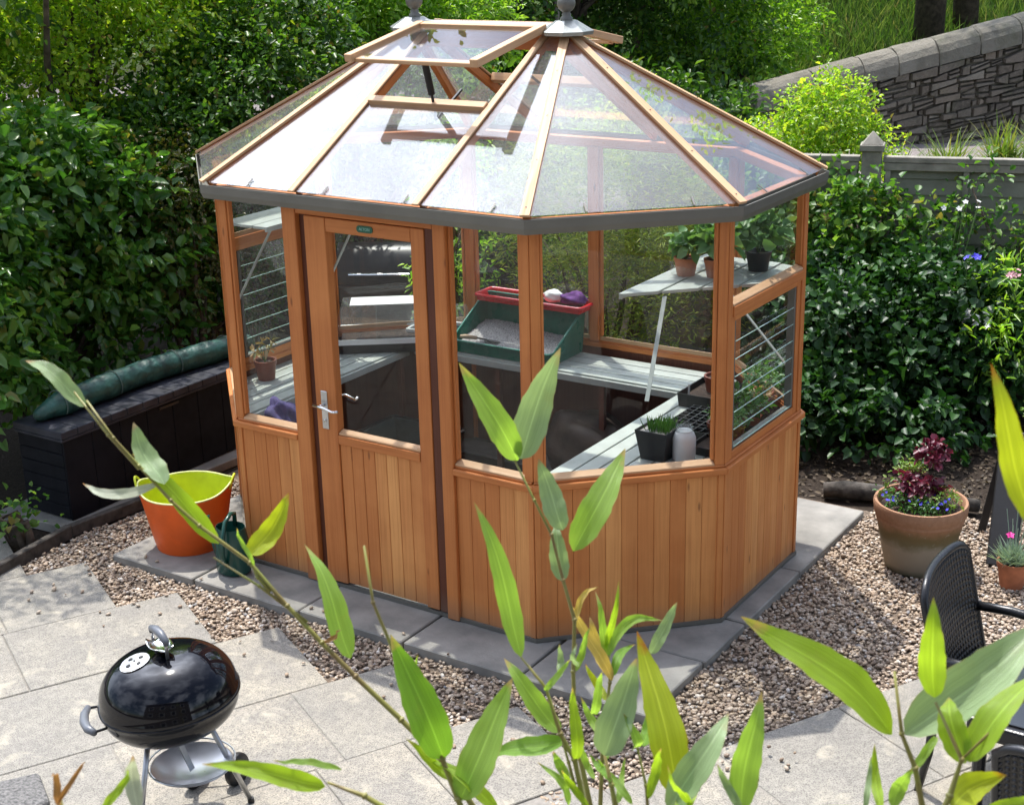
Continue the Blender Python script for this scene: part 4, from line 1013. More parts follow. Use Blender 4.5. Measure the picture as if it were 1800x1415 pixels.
mb = MB(); mb.box((bx1+.001, -.52, .545), (bx1+.010, -.34, .562)); mb.build('lid_catch', M['black_plastic'], t)
M['cord'] = simple('pale_cord', (.10, .14, .12), .7)
# rolled green cover
M['tarp'] = simple('green_tarpaulin', (.025, .085, .068), .42, 0, .35, 10, .5, bscale=18, bdist=.02)
mb = MB(); rr = random.Random(8); pts = []; rs = []
for k in range(22):
    u_ = k/21; pts.append((-2.69+.02*math.sin(u_*9)+.05*u_, -1.32+u_*1.95, .648+.078+.006*math.sin(u_*5)+(0 if u_ > .1 else -.04*(1-u_/.1)))); rs.append((.088+.004*math.sin(k*1.3)+rr.uniform(-.002, .002))*(1 if 1 < k < 20 else .55))
mb.tube(pts, rs, 20); mb.v = [(x, y, max(z, .651)) for x, y, z in mb.v]
o = mb.build('rolled_cover', M['tarp'], None, smooth=True); tag(o, 'rolled green tarpaulin cover lying along the storage box lid', 'cover')
o.modifiers.new('s', 'SUBSURF').render_levels = 2
for k in (2, 7, 13, 18):
    mb = MB(); c_ = Vector(pts[k]); mb.tube([c_+Vector((.094*math.cos(a), 0, .094*math.sin(a))) for a in [j*math.pi/10-.6 for j in range(14)]], .0035, 6); mb.build('tie', M['cord'], o)
tx = bpy.data.textures.new('crinkle', 'CLOUDS'); tx.noise_scale = .06; dm = o.modifiers.new('d', 'DISPLACE'); dm.texture = tx; dm.strength = .012; dm.mid_level = .6

# ---- kettle barbecue
K = thing('kettle_barbecue', 'round black kettle barbecue with silver vent on three metal legs', 'barbecue', (.42, -3.18, 0))
KR = Matrix.Rotation(math.radians(-4.5), 3, Vector((f0.x, f0.y, 0)))      # the bowl sits a little askew
kc = Vector((.475, -3.235, .585))
M['enamel'] = simple('black_enamel', (.003, .003, .005), .04, 0, .05, 4, spec=.45, coat=.0)
M['grey_plastic'] = simple('grey_nylon', (.13, .14, .16), .35, 0, .06, 9)
def KL(mb, prof, n=64): 
    mb.lathe(prof, kc, n, rot=KR)
Rk = .290
mb = MB(); KL(mb, [(Rk+.006, .002), (Rk+.008, .008), (Rk+.002, .018)]+[(Rk*math.cos(a)**.76, .018+.185*math.sin(a)**1.0) for a in [math.radians(k*7.5) for k in range(1, 12)]]+[(.001, .204)])
mb.build('lid', M['enamel'], K, smooth=True)
mb = MB(); KL(mb, [(Rk-.002, .0), (Rk+.007, -.002), (Rk+.008, -.010), (Rk-.002, -.014)]+[(Rk*math.cos(a)**.7, -.014-.155*math.sin(a)) for a in [math.radians(k*8) for k in range(1, 11)]]+[(.001, -.17)])
mb.build('bowl', M['enamel'], K, smooth=True)
def kp(x, y, z): return kc+KR @ Vector((x, y, z))
RTv = rt; 
def kdir(sx_, fy, z): # camera-right / forward offsets on the kettle, a fixed direction in the garden
    v = rt*sx_+f0*fy; return kc+KR @ Vector((v.x, v.y, z))
def lidz(r): # height of the lid at radius r
    best = 0
    for k in range(0, 91):
        a = math.radians(k); rr_ = Rk*math.cos(a)**.76
        if rr_ <= r: return .018+.185*math.sin(a)
    return .203
def lidn(v2): return v2
# vent disc
def disc_on_lid(mb, cs, cf, rad, th, n=32, lift=.0015, rs=1.0):
    c = []
    top = []; bot = []
    for k in range(n):
        a = 2*math.pi*k/n; s_, f_ = cs+rad*math.cos(a), cf+rad*math.sin(a); z = lidz(math.hypot(s_, f_))+lift
        bot.append(kdir(s_, f_, z)); top.append(kdir(s_, f_, z+th))
    zc = lidz(math.hypot(cs, cf))+lift+th
    mb.add(bot+top+[kdir(cs, cf, zc+.001)], [(k, (k+1) % n, n+(k+1) % n, n+k) for k in range(n)]+[(n+k, n+(k+1) % n, 2*n) for k in range(n)])
mb = MB(); disc_on_lid(mb, -.100, -.055, .064, .003); vent = mb.build('lid_vent', M['chrome_dull'], K, smooth=False)
mb = MB()
for a in (45, 135, 225, 315): disc_on_lid(mb, -.100+.032*math.cos(math.radians(a)), -.055+.032*math.sin(math.radians(a)), .0095, .0022, 14, .0035)
disc_on_lid(mb, -.100, -.055, .004, .003, 10, .0045)
mb.build('vent_holes', M['black_metal'], vent)
# lid handle with heat shield
mb = MB(); a0, a1 = (-.055, .085), (.012, -.055)
p0, p1 = kdir(-.045, .062, .205), kdir(.04, -.06, .197); dv = Vector((0, 0, .075)); 
mb.tube([p0-Vector((0, 0, .012)), p0+dv*.8, p0+dv], .007, 8); mb.tube([p1-Vector((0, 0, .012)), p1+dv*.8, p1+dv], .007, 8); mb.build('handle_bracket', M['chrome_dull'], K, smooth=True)
mb = MB(); m1 = p0.lerp(p1, .33)+dv*1.28; m2 = p0.lerp(p1, .66)+dv*1.28; mb.tube([p0+dv*.85, p0+dv*1.08, m1, m2, p1+dv*1.08, p1+dv*.85], [.012, .015, .018, .018, .015, .012], 12); mb.build('lid_handle', M['grey_plastic'], K, smooth=True)
mb = MB(); n = 9; vs_ = []
ax = (p1-p0).normalized(); sd_ = ax.cross(Vector((0, 0, 1))).normalized()
for i in range(n):
    for j in range(n):
        u_, w_ = i/(n-1)-.5, j/(n-1)-.5; vs_.append(p0.lerp(p1, .5)+ax*u_*.13+sd_*w_*(.10*(1-1.2*u_*u_))+Vector((0, 0, .022+.25*(u_*u_)*.12+.5*(w_*w_)*.14)))
fs = [(i*n+j, (i+1)*n+j, (i+1)*n+j+1, i*n+j+1) for i in range(n-1) for j in range(n-1)]
mb.add(vs_, fs); o = mb.build('heat_shield', M['chrome'], K, smooth=True); sm = o.modifiers.new('s', 'SOLIDIFY'); sm.thickness = .002
# bowl handle on the left
hA, hB = kdir(-.262, .06, -.05), kdir(-.215, -.13, -.05)
oA, oB = kdir(-.365, .03, -.045), kdir(-.285, -.175, -.045)
mb = MB(); mb.tube([hA, oA], .006, 8); mb.tube([hB, oB], .006, 8); mb.build('handle_bracket', M['black_metal'], K, smooth=True)
mb = MB(); oM = (oA+oB)/2+(oA-kc+oB-kc).normalized()*.03; mb.tube([oA+(oA-oB)*.03, oA.lerp(oM, .4)+(oM-kc).normalized()*.01, oM, oB.lerp(oM, .4)+(oM-kc).normalized()*.01, oB+(oB-oA)*.03], [.014, .019, .020, .019, .014], 12); mb.build('side_handle', M['grey_plastic'], K, smooth=True)
# legs
def gpt(s_, f_, z): v = rt*s_+f0*f_; return Vector((kc.x+v.x, kc.y+v.y, z))
LG = [((-.075, -.13), (-.135, -.25), .012), ((.135, .03), (.29, .06), .012), ((.0, .16), (.0, .30), .10)]
for (a, b, zf) in LG:
    mb = MB(); mb.tube([gpt(a[0], a[1], .45), gpt(b[0], b[1], zf)], .012, 12); L_ = mb.build('leg', M['chrome_dull'], K, smooth=True)
    if zf < .05: mb = MB(); mb.tube([gpt(b[0]*.99, b[1]*.99, .03), gpt(b[0], b[1], .001)], .015, 12); mb.build('foot_cap', M['black_plastic'], L_)
for s_ in (-.0, .185):
    mb = MB(); c_ = gpt(.02+s_, .20+s_*.1, .075); axv = (rt*.9-f0*.45).normalized(); Rw = Vector((0, 0, 1)).rotation_difference(axv).to_matrix()
    mb.lathe([(.022, -.012), (.035, -.018), (.068, -.018), (.075, -.010), (.075, .010), (.068, .018), (.035, .018), (.022, .012)], c_, 32, rot=Rw); wl_ = mb.build('wheel', M['black_plastic'], K, smooth=False, auto=50)
    mb = MB(); mb.lathe([(.001, -.020), (.020, -.020), (.022, .020), (.001, .020)], c_, 16, rot=Rw); mb.build('hub', M['chrome_dull'], wl_)
mb = MB(); mb.tube([gpt(.0, .195, .075), gpt(.21, .225, .075)], .005, 8); mb.build('axle', M['chrome_dull'], K)
# ash catcher
mb = MB(); ac = gpt(.07, -.03, .215); mb.lathe([(.001, 0), (.05, 0), (.052, .002), (.13, .018), (.172, .045), (.176, .05), (.172, .052), (.13, .024), (.05, .006), (.001, .006)], ac, 48); mb.build('ash_catcher', simple('aluminium_dish', (.72, .72, .74), .32, .85, .04, 8), K, auto=50)
mb = MB(); c2 = ac+Vector((0, 0, .062)); pts = [c2+Vector((.185*math.cos(a), .185*math.sin(a), 0)) for a in [j*math.pi/16 for j in range(33)]]; mb.tube(pts, .004, 6, cap=False); mb.build('leg_ring', M['chrome_dull'], K)
mb = MB(); mb.beam(kc-Vector((0, 0, .17)), ac+Vector((0, 0, .02)), .03, .004); mb.build('vent_blade', M['chrome_dull'], K)

# ---- large glazed terracotta pot with planting
cx_, cy_ = 2.375, .80
t = thing('terracotta_planter', 'large weathered terracotta pot with purple heuchera and small blue flowers', 'planter', (cx_, cy_, 0))
def weathered():
    m, ns, ls = nm('weathered_terracotta'); co = coord(ns, 'Object'); sp = new(ns, 'SeparateXYZ'); ls.new(co, sp.inputs[0])
    n1 = noise(ns, ls, co, 9, 6, .6); n2 = noise(ns, ls, co, 40, 5, .7)
    c = mixc(ns, ls, rng_(ns, ls, n2, .35, .7), (.36, .20, .12, 1), (.28, .15, .085, 1))
    hb = math_(ns, ls, 'ADD', sp.outputs[2], math_(ns, ls, 'MULTIPLY', n1, .10))
    c = mixc(ns, ls, rng_(ns, ls, hb, .30, .25), c, (.30, .26, .20, 1))
    band = math_(ns, ls, 'MULTIPLY', rng_(ns, ls, hb, .22, .27), rng_(ns, ls, hb, .37, .31))
    c = mixc(ns, ls, math_(ns, ls, 'MULTIPLY', band, .75), c, (.10, .095, .035, 1))
    c = mixc(ns, ls, rng_(ns, ls, sp.outputs[2], .05, .0, 0, .8), c, (.06, .07, .03, 1))
    c = mixc(ns, ls, rng_(ns, ls, noise(ns, ls, co, 20, 5, .7), .62, .75, 0, .5), c, (.5, .46, .38, 1))
    p = princ(ns, ls, c, .8, 0, bump(ns, ls, n2, .3, .004), .3); out(ns, ls, p.outputs[0]); return m
M['weathered'] = weathered()
mb = MB(); mb.lathe([(.001, .0), (.175, .0), (.185, .01), (.232, .24), (.250, .315), (.253, .318), (.253, .335), (.262, .345), (.268, .40), (.262, .415), (.248, .415), (.240, .40), (.232, .36), (.001, .36)], (cx_, cy_, 0), 64); mb.build('pot', M['weathered'], t, auto=40)
mb = MB(); mb.lathe([(.001, .375), (.12, .378), (.232, .365)], (cx_, cy_, 0), 24); mb.build('compost', M['compost'], t)
M['heuchera'] = leafmat('purple_leaves', [(.06, .008, .022), (.13, .015, .04), (.20, .04, .06)], .4, .25, tcol=(1.6, .7, .8))
M['leaf_lime'] = leafmat('lime_leaves', [(.12, .24, .04), (.22, .34, .07), (.35, .42, .16)], .42, .35)
foliage('purple_leaves', M['heuchera'], [(cx_-.02, cy_+.02, .47, .12, .10, .08), (cx_+.01, cy_+.12, .62, .08, .08, .06)], 60, 6, .045, .04, .05, 31, t, .5, (.3, 1), .05)
foliage('green_leaves', M['leaf_lime'], [(cx_-.12, cy_+.08, .50, .07, .07, .09), (cx_+.11, cy_+.0, .42, .09, .09, .06)], 90, 6, .028, .012, .035, 32, t, .6, (.3, 1), .05)
foliage('trailing_leaves', M['leaf_mid'], [(cx_-.13, cy_-.07, .41, .08, .08, .05), (cx_+.03, cy_-.12, .40, .13, .07, .05)], 90, 6, .02, .012, .03, 33, t, .4, (.3, 1.05), .04)
def blossoms(name, mat, pts, r, parent, seed=0):
    """five-petalled small flowers"""
    rr = random.Random(seed); mb = MB()
    for p in pts:
        p = Vector(p); n_ = Vector((rr.uniform(-.5, .5), rr.uniform(-.9, .1), rr.uniform(.3, 1))).normalized(); x = n_.cross(Vector((1, .3, .2))).normalized(); y = n_.cross(x)
        for k in range(5):
            a = k*1.2566+rr.uniform(-.2, .2); d = x*math.cos(a)+y*math.sin(a); e_ = x*-math.sin(a)+y*math.cos(a)
            mb.add([p, p+d*r*.55+e_*r*.38+n_*r*.15, p+d*r+n_*r*.05, p+d*r*.55-e_*r*.38+n_*r*.15], [(0, 1, 2, 3)])
    return mb.build(name, mat, parent)
M['blue_petal'] = simple('blue_petals', (.06, .05, .55), .6); M['white_petal'] = simple('white_petals', (.75, .75, .72), .6); M['pink_petal'] = simple('pink_petals', (.70, .10, .35), .6)
M['pale_pink'] = simple('dusky_pink_petals', (.55, .28, .32), .6); M['yellow_petal'] = simple('yellow_petals', (.75, .6, .05), .6); M['magenta'] = simple('magenta_petals', (.62, .02, .25), .6)
rr = random.Random(4)
blossoms('blue_flowers', M['blue_petal'], [(cx_+rr.uniform(-.2, .2), cy_+rr.uniform(-.2, .0), .44+rr.uniform(0, .03)) for _ in range(26)], .011, t)
# small terracotta pot with pinks
cx_, cy_ = 2.92, .80
t = thing('potted_pinks', 'small plain terracotta pot of grey leaved magenta pinks on the gravel', 'potted plant', (cx_, cy_, 0))
mb = MB(); pot_lathe(mb, (cx_, cy_, 0), .088, .155, .01, .72); mb.build('pot', M['terracotta'], t, auto=35)
mb = MB(); mb.lathe([(.001, .13), (.08, .128)], (cx_, cy_, 0), 16); mb.build('compost', M['compost'], t)
rg = np.random.default_rng(19); N = 520; pos = np.stack([cx_+rg.normal(0, .03, N), cy_+rg.normal(0, .03, N), np.full(N, .14)], 1); d_ = np.stack([rg.normal(0, .62, N), rg.normal(0, .62, N), np.ones(N)], 1)
v, f = leaf_arrays(pos, d_, unit(rg.normal(size=(N, 3))), rg.uniform(.07, .17, N), np.full(N, .005), rg, droop=.12); npmesh('leaves', v, f, M['leaf_silver'], t)
mb = MB(); fl = []
for k in range(11):
    a = rr.uniform(0, 6.28); q = rr.uniform(.02, .09); h_ = rr.uniform(.34, .50); e_ = (cx_+q*math.cos(a), cy_+q*math.sin(a), h_); fl.append(e_); mb.tube([(cx_, cy_, .13), (cx_+q*.5*math.cos(a), cy_+q*.5*math.sin(a), h_*.6), e_], .0022, 5)
mb.build('stems', M['leaf_silver'], t); 
blossoms('flowers', M['magenta'], [fl[0], fl[0]], .026, t, 2); blossoms('flowers', M['magenta'], [fl[1], fl[1]], .024, t, 3)

# ---- black timber plant stand with its pot at the right edge
M['black_wood'] = simple('black_stained_wood', (.013, .013, .015), .5, 0, .2, 8, .2, bscale=50)
t = thing('plant_stand', 'black A-frame timber stand behind the terracotta planter', 'plant stand', (2.66, 1.35, 0))
mb = MB(); mb.beam((2.70, 1.50, .66), (2.80, 1.02, .0), .17, .03, (0, -.8, .5)); mb.beam((3.12, 1.68, .66), (3.22, 1.20, .0), .17, .03, (0, -.8, .5)); mb.build('front_panel', M['black_wood'], t, bevel=.01)
for (x, y) in ((2.575, 1.52), (3.0, 1.72)):
    mb = MB(); mb.beam((x+.07, y+.0, .60), (x-.02, y-.04, 0), .045, .03, (0, 1, .1)); mb.build('leg', M['black_wood'], t, bevel=.004)
mb = MB(); mb.box((2.68, 1.38, .50), (3.25, 1.62, .53), 0); mb.build('shelf', M['black_wood'], t, bevel=.004)
t = potted('potted_plant', 'orange terracotta pot of mixed bedding plants on the black stand', 'potted plant', (2.90, 1.50, .532), .13, .20, 'terracotta', 'leaf_lime', .16, .13, 70, 6, .04, .018, None, 14)
blossoms('flowers', M['yellow_petal'], [(2.88, 1.42, .86), (2.93, 1.44, .84)], .022, t)

# ---- rattan chairs and glass-topped table
def rattan():
    m, ns, ls = nm('black_rattan'); uv = coord(ns, 'UV')
    wv = new(ns, 'TexWave', wave_type='BANDS', bands_direction='X'); wv.inputs['Scale'].default_value = 12; wv2 = new(ns, 'TexWave', wave_type='BANDS', bands_direction='Y'); wv2.inputs['Scale'].default_value = 12
    ls.new(uv, wv.inputs[0]); ls.new(uv, wv2.inputs[0])
    hgt = math_(ns, ls, 'MULTIPLY', wv.outputs['Fac'], wv2.outputs['Fac'])
    c = mixc(ns, ls, rng_(ns, ls, hgt, .1, .5), (.001, .001, .0015, 1), (.035, .035, .040, 1))
    p = princ(ns, ls, c, .33, 0, bump(ns, ls, hgt, 1.0, .012), .5); out(ns, ls, p.outputs[0]); return m
M['rattan'] = rattan()
M['rattan_frame'] = simple('rattan_frame', (.014, .014, .016), .3, 0, .1, 9, .2, bscale=120)
def uvgrid(mb, fn, nu, nv, lu, lv, flip=False):
    vs_ = [fn(i/nu, j/nv) for i in range(nu+1) for j in range(nv+1)]; W_ = nv+1
    fs = []; us = []
    for i in range(nu):
        for j in range(nv):
            f = (i*W_+j, (i+1)*W_+j, (i+1)*W_+j+1, i*W_+j+1); uu = [(i/nu*lu, j/nv*lv), ((i+1)/nu*lu, j/nv*lv), ((i+1)/nu*lu, (j+1)/nv*lv), (i/nu*lu, (j+1)/nv*lv)]
            fs.append(f[::-1] if flip else f); us.append(uu[::-1] if flip else uu)
    mb.add(vs_, fs, us)
def chair(label, ox, oy, rot):
    """seat faces local +x; back stands at local x=0, width along y"""
    t = thing('rattan_chair', label, 'chair', (ox, oy, 0), 'black rattan chairs round the table')
    R = Matrix.Rotation(rot, 3, 'Z'); X = lambda x, y, z: (R @ Vector((x, y, 0)))+Vector((ox, oy, z))
    W_ = .29
    top = lambda v: .975-.055*abs(2*v-1)**7
    def bk(u, v):  # u height, v width
        y = (v-.5)*2*W_; zt_ = top(v); z = .40+(zt_-.40)*u; return X(-.02-.12*u+.04*abs(2*v-1)**2, y, z)
    mb = MB(); uvgrid(mb, bk, 12, 16, .56, .58); o = mb.build('backrest', M['rattan'], t, smooth=True); s_ = o.modifiers.new('s', 'SOLIDIFY'); s_.thickness = .028; s_.offset = 0
    mb = MB(); mb.tube([bk(0, 0)]+[bk(k/6, 0) for k in range(1, 7)]+[bk(1, k/14) for k in range(1, 15)]+[bk(1-k/6, 1) for k in range(1, 7)], .019, 10); mb.build('back_frame', M['rattan_frame'], t, smooth=True)
    mb = MB(); uvgrid(mb, lambda u, v: X(-.02+.47*u, (v-.5)*2*W_*.97, .43+.012*math.cos(u*3)), 4, 6, .47, .56); o = mb.build('seat', M['rattan'], t, smooth=True); s_ = o.modifiers.new('s', 'SOLIDIFY'); s_.thickness = .05; s_.offset = 0
    for y in (-W_, W_):
        mb = MB(); mb.tube([X(-.06, y, .66), X(.12, y*1.03, .665), X(.34, y*1.03, .65), X(.42, y*1.0, .60), X(.43, y, .42)], .022, 10); mb.build('armrest', M['rattan_frame'], t, smooth=True)
        mb = MB(); mb.tube([X(-.02, y*.97, .42), X(-.035, y*.97, .2), X(-.07, y*.99, .0)], [.021, .019, .016], 10); mb.build('leg', M['rattan_frame'], t, smooth=True)
        mb = MB(); mb.tube([X(.42, y*.97, .42), X(.43, y*.97, .2), X(.45, y*.98, .0)], [.021, .019, .016], 10); mb.build('leg', M['rattan_frame'], t, smooth=True)
chair('black woven rattan chair with curved top beside the gravel', 3.20, -1.15, 0)
chair('black woven rattan chair cut off at the bottom right corner', 3.98, -2.36, math.radians(88))
t = thing('garden_table', 'black rattan table with dark reflective glass top, mostly behind bamboo leaves', 'table', (3.9, -1.5, 0))
tx0, tx1, ty0, ty1 = 3.47, 4.37, -1.95, -1.05
mb = MB()
for a, b in (((tx0, ty0), (tx1, ty0)), ((tx1, ty0), (tx1, ty1)), ((tx1, ty1), (tx0, ty1)), ((tx0, ty1), (tx0, ty0))): mb.beam((*a, .70), (*b, .70), .05, .07)
mb.build('rattan_rim', M['rattan_frame'], t, bevel=.012, seg=2)
mb = MB(); mb.box((tx0+.01, ty0+.01, .737), (tx1-.01, ty1-.01, .744)); mb.build('glass_top', simple('dark_glass', (.004, .005, .006), .02, 0, .02, 5, spec=.8, coat=.5), t, bevel=.002)
for x in (tx0+.03, tx1-.03):
    for y in (ty0+.03, ty1-.03): mb = MB(); mb.tube([(x, y, .68), (x, y, 0)], .026, 10); mb.build('leg', M['rattan_frame'], t)

# ================================================================== BEYOND THE GREENHOUSE
M['fence'] = simple('weathered_fence', (.24, .235, .19), .85, 0, .25, 5, .4, col2=(.15, .15, .12), bscale=50)
M['fence_rail'] = simple('weathered_rail', (.26, .24, .20), .8, 0, .2, 9, .3)
fa, fb = Vector((-.55, 3.93, 0)), Vector((3.9, 5.25, 0)); fd = (fb-fa).normalized(); fn = Vector((fd.y, -fd.x, 0))
F0 = Vector((.72, 4.31, 0))
def fence_panel(s0, s1, label):
    t = thing('timber_fence', label, 'fence', tuple(F0+fd*s0), 'weathered grey-green fence panels behind the border')
    P3 = lambda s, d, z: F0+fd*s+fn*d+Vector((0, 0, z))
    mb = MB()
    z = .05
    while z < 1.70:
        h = .145; mb.hexa([P3(s0, .0, z), P3(s0, .0, z+h), P3(s0, .010, z+h), P3(s0, .024, z), P3(s1, .0, z), P3(s1, .0, z+h), P3(s1, .010, z+h), P3(s1, .024, z)]); z += .128
    mb.build('boards', M['fence'], t)
    mb = MB(); n = 3
    for k in range(n+1):
        s = s0+.03+(s1-s0-.06)*k/n; mb.hexa([P3(s-.022, .025, .03), P3(s+.022, .025, .03), P3(s+.022, .055, .03), P3(s-.022, .055, .03), P3(s-.022, .025, 1.71), P3(s+.022, .025, 1.71), P3(s+.022, .055, 1.71), P3(s-.022, .055, 1.71)])
    mb.build('battens', M['fence_rail'], t, bevel=.003)
    mb = MB(); mb.beam(P3(s0-.01, .02, 1.735), P3(s1+.01, .02, 1.735), .09, .045); mb.beam(P3(s0, .045, 1.68), P3(s1, .045, 1.68), .03, .06); mb.build('top_rail', M['fence_rail'], t, bevel=.004)
fence_panel(-1.95, -.10, 'fence panel left of the pointed post, half hidden by yellow-green shrub')
fence_panel(.10, 1.95, 'fence panel right of the pointed post with battens showing')
fence_panel(2.10, 3.95, 'fence panel running off the right edge')
for s, z, lab in ((0, 1.80, 'chunky weathered fence post with pyramid cap'), (2.025, 1.76, 'plain fence post at the far right panel joint')):
    t = thing('fence_post', lab, 'fence post', tuple(F0+fd*s)); c_ = F0+fd*s
    w_ = .075
    def sq(mb, w0, w1, za, zb):
        q = lambda w, z: [c_+fd*a*w+fn*(b*w)+Vector((0, 0, z)) for a, b in ((-1, -1), (1, -1), (1, 1), (-1, 1))]
        mb.hexa(q(w0, za)+q(w1, zb))
    mb = MB(); sq(mb, w_, w_, 0, z); mb.build('post', M['fence_rail'], t, bevel=.005)
    mb = MB(); sq(mb, w_*1.25, w_*1.25, z, z+.05); sq(mb, w_*1.1, .004, z+.05, z+.15); mb.build('cap', M['fence_rail'], t, bevel=.004)

# ---- rubble wall with rounded coping, rising to the right
def stone_mat(name, cols):
    m, ns, ls = nm(name); geo = new(ns, 'NewGeometry'); r = new(ns, 'ValToRGB'); ls.new(geo.outputs['Random Per Island'], r.inputs[0]); e = r.color_ramp.elements
    while len(e) < len(cols): e.new(.5)
    for i, c in enumerate(cols): e[i].position = i/(len(cols)-1); e[i].color = c4(c)
    co = coord(ns, 'Object'); n1 = noise(ns, ls, co, 4, 6, .65); n2 = noise(ns, ls, co, 22, 6, .7)
    c = mixc(ns, ls, rng_(ns, ls, n1, .45, .68, 0, .6), r.outputs[0], (.09, .085, .065, 1)); c = mixc(ns, ls, rng_(ns, ls, n2, .45, .7, 0, .7), c, (.22, .19, .15, 1)); c = mixc(ns, ls, rng_(ns, ls, noise(ns, ls, co, 1.4, 5, .7), .52, .66, 0, .5), c, (.10, .11, .06, 1)); c = mixc(ns, ls, rng_(ns, ls, noise(ns, ls, co, 9, 4, .8), .66, .74, 0, .6), c, (.42, .41, .35, 1))
    p = princ(ns, ls, c, .9, 0, bump(ns, ls, n2, .7, .03), .25); out(ns, ls, p.outputs[0]); return m
M['rubble'] = stone_mat('rubble_stone', [(.13, .105, .085), (.20, .17, .14), (.10, .085, .07), (.30, .265, .22), (.15, .125, .10), (.23, .19, .15)])
M['coping'] = stone_mat('coping_stone', [(.20, .185, .155), (.25, .23, .19), (.17, .16, .13)])
WA, WB = at(1322, 17.6), at(2300, 21.5); wd = (WB-WA); wL = wd.length; wd.normalize(); wn_ = Vector((wd.y, -wd.x, 0))
def wtop(s): return 1.66+.205*s
def wbot(s): return .55+.09*s
t = thing('stone_wall', 'old rubble stone wall with rounded coping climbing to the right', 'wall', tuple(WA))
rr = random.Random(6); mb = MB()
z_rows = 11
for r_ in range(z_rows):
    s = rr.uniform(-.1, .1)
    while s < wL:
        w_ = rr.choice([.08, .12, .16, .2, .26, .34]); dh = .03; h0 = lambda q: wbot(q)+(wtop(q)-.30-wbot(q))*r_/z_rows+dh*math.sin(q*2.3+r_*1.9)*math.sin(q*5.1+r_)*(0 < r_); h1 = lambda q: wbot(q)+(wtop(q)-.30-wbot(q))*(r_+1)/z_rows+dh*math.sin(q*2.3+(r_+1)*1.9)*math.sin(q*5.1+r_+1)*(r_+1 < z_rows)
        a, b = max(0, s)+.003, min(wL, s+w_)-.003
        if b-a > .04:
            j = lambda k=.014: rr.uniform(-k, k)
            d_ = rr.uniform(.0, .05); za, zb, zc, zd = h0(a)+.003+j(), h0(b)+.003+j(), h1(b)-.003+j(), h1(a)-.003+j()
            q = lambda s_, d, z: WA+wd*s_+wn_*d+Vector((0, 0, z-0))
            if w_ > .15 and rr.random() < .35:
                zm, zn = za+(zd-za)*rr.uniform(.35, .65), zb+(zc-zb)*rr.uniform(.35, .65)
                mb.hexa([q(a+j(), 0, zm+.01), q(b+j(), 0, zn+.01), q(b+j(), 0, zc), q(a+j(), 0, zd), q(a+.015, .09+d_, zm+.015), q(b-.015, .09+d_, zn+.015), q(b-.015, .09+d_, zc-.012), q(a+.015, .09+d_, zd-.012)]); zc, zd = zn, zm
            mb.hexa([q(a+j(), 0, za), q(b+j(), 0, zb), q(b+j(), 0, zc), q(a+j(), 0, zd), q(a+.015, .10+d_, za+.012), q(b-.015, .10+d_, zb+.012), q(b-.015, .10+d_, zc-.012), q(a+.015, .10+d_, zd-.012)])
        s += w_
mb.build('rubble_face', M['rubble'], t, bevel=.018)
mb = MB(); q = lambda s_, d, z: WA+wd*s_+wn_*d+Vector((0, 0, z))
mb.hexa([q(0, -.38, .3), q(0, .06, .3), q(0, .06, wtop(0)-.27), q(0, -.38, wtop(0)-.27), q(wL, -.38, .3), q(wL, .06, .3), q(wL, .06, wtop(wL)-.27), q(wL, -.38, wtop(wL)-.27)])
mb.build('wall_core', simple('wall_mortar', (.17, .15, .12), .95, 0, .3, 9, .5), t)
mb = MB(); s = -.12
while s < wL:
    w_ = rr.uniform(.42, .62) if s > 0 else .75; n = 10; vs_ = []
    for k, sv in enumerate((s+.006, s+.03, s+w_-.03, s+w_-.006)):
        e_ = .965 if k in (0, 3) else 1
        for j in range(n):
            a = math.pi*j/(n-1); dd = -.16+.30*math.cos(a)*e_; zz = wtop(sv)-.30+.30*(math.sin(a)**.7)*e_+(-.10 if (k == 0 and s < 0) else 0); vs_.append(q(sv, dd+rr.uniform(-.008, .008), zz+rr.uniform(-.008, .008)))
    fs = [(k*n+j, (k+1)*n+j, (k+1)*n+j+1, k*n+j+1) for k in range(3) for j in range(n-1)]+[tuple(range(n)), tuple(range(4*n-1, 3*n-1, -1))]+[(0, n, 0+n, 0)][:0]
    mb.add(vs_, fs, [[(0, 0)]*len(f) for f in fs]); s += w_
mb.build('coping', M['coping'], t)
# low end block of wall
t = thing('low_wall', 'low pale stone coping in front of the wall end', 'wall', tuple(at(1315, 15.6, .6)))
mb = MB(); a, b = at(1262, 15.8, 1.02), at(1345, 16.4, 1.28); mb.tube([a, a.lerp(b, .3), a.lerp(b, .7), b], .17, 12); mb.beam(a-Vector((0, 0, .35)), b-Vector((0, 0, .35)), .28, .6); mb.build('coping', M['coping'], t, bevel=.02)

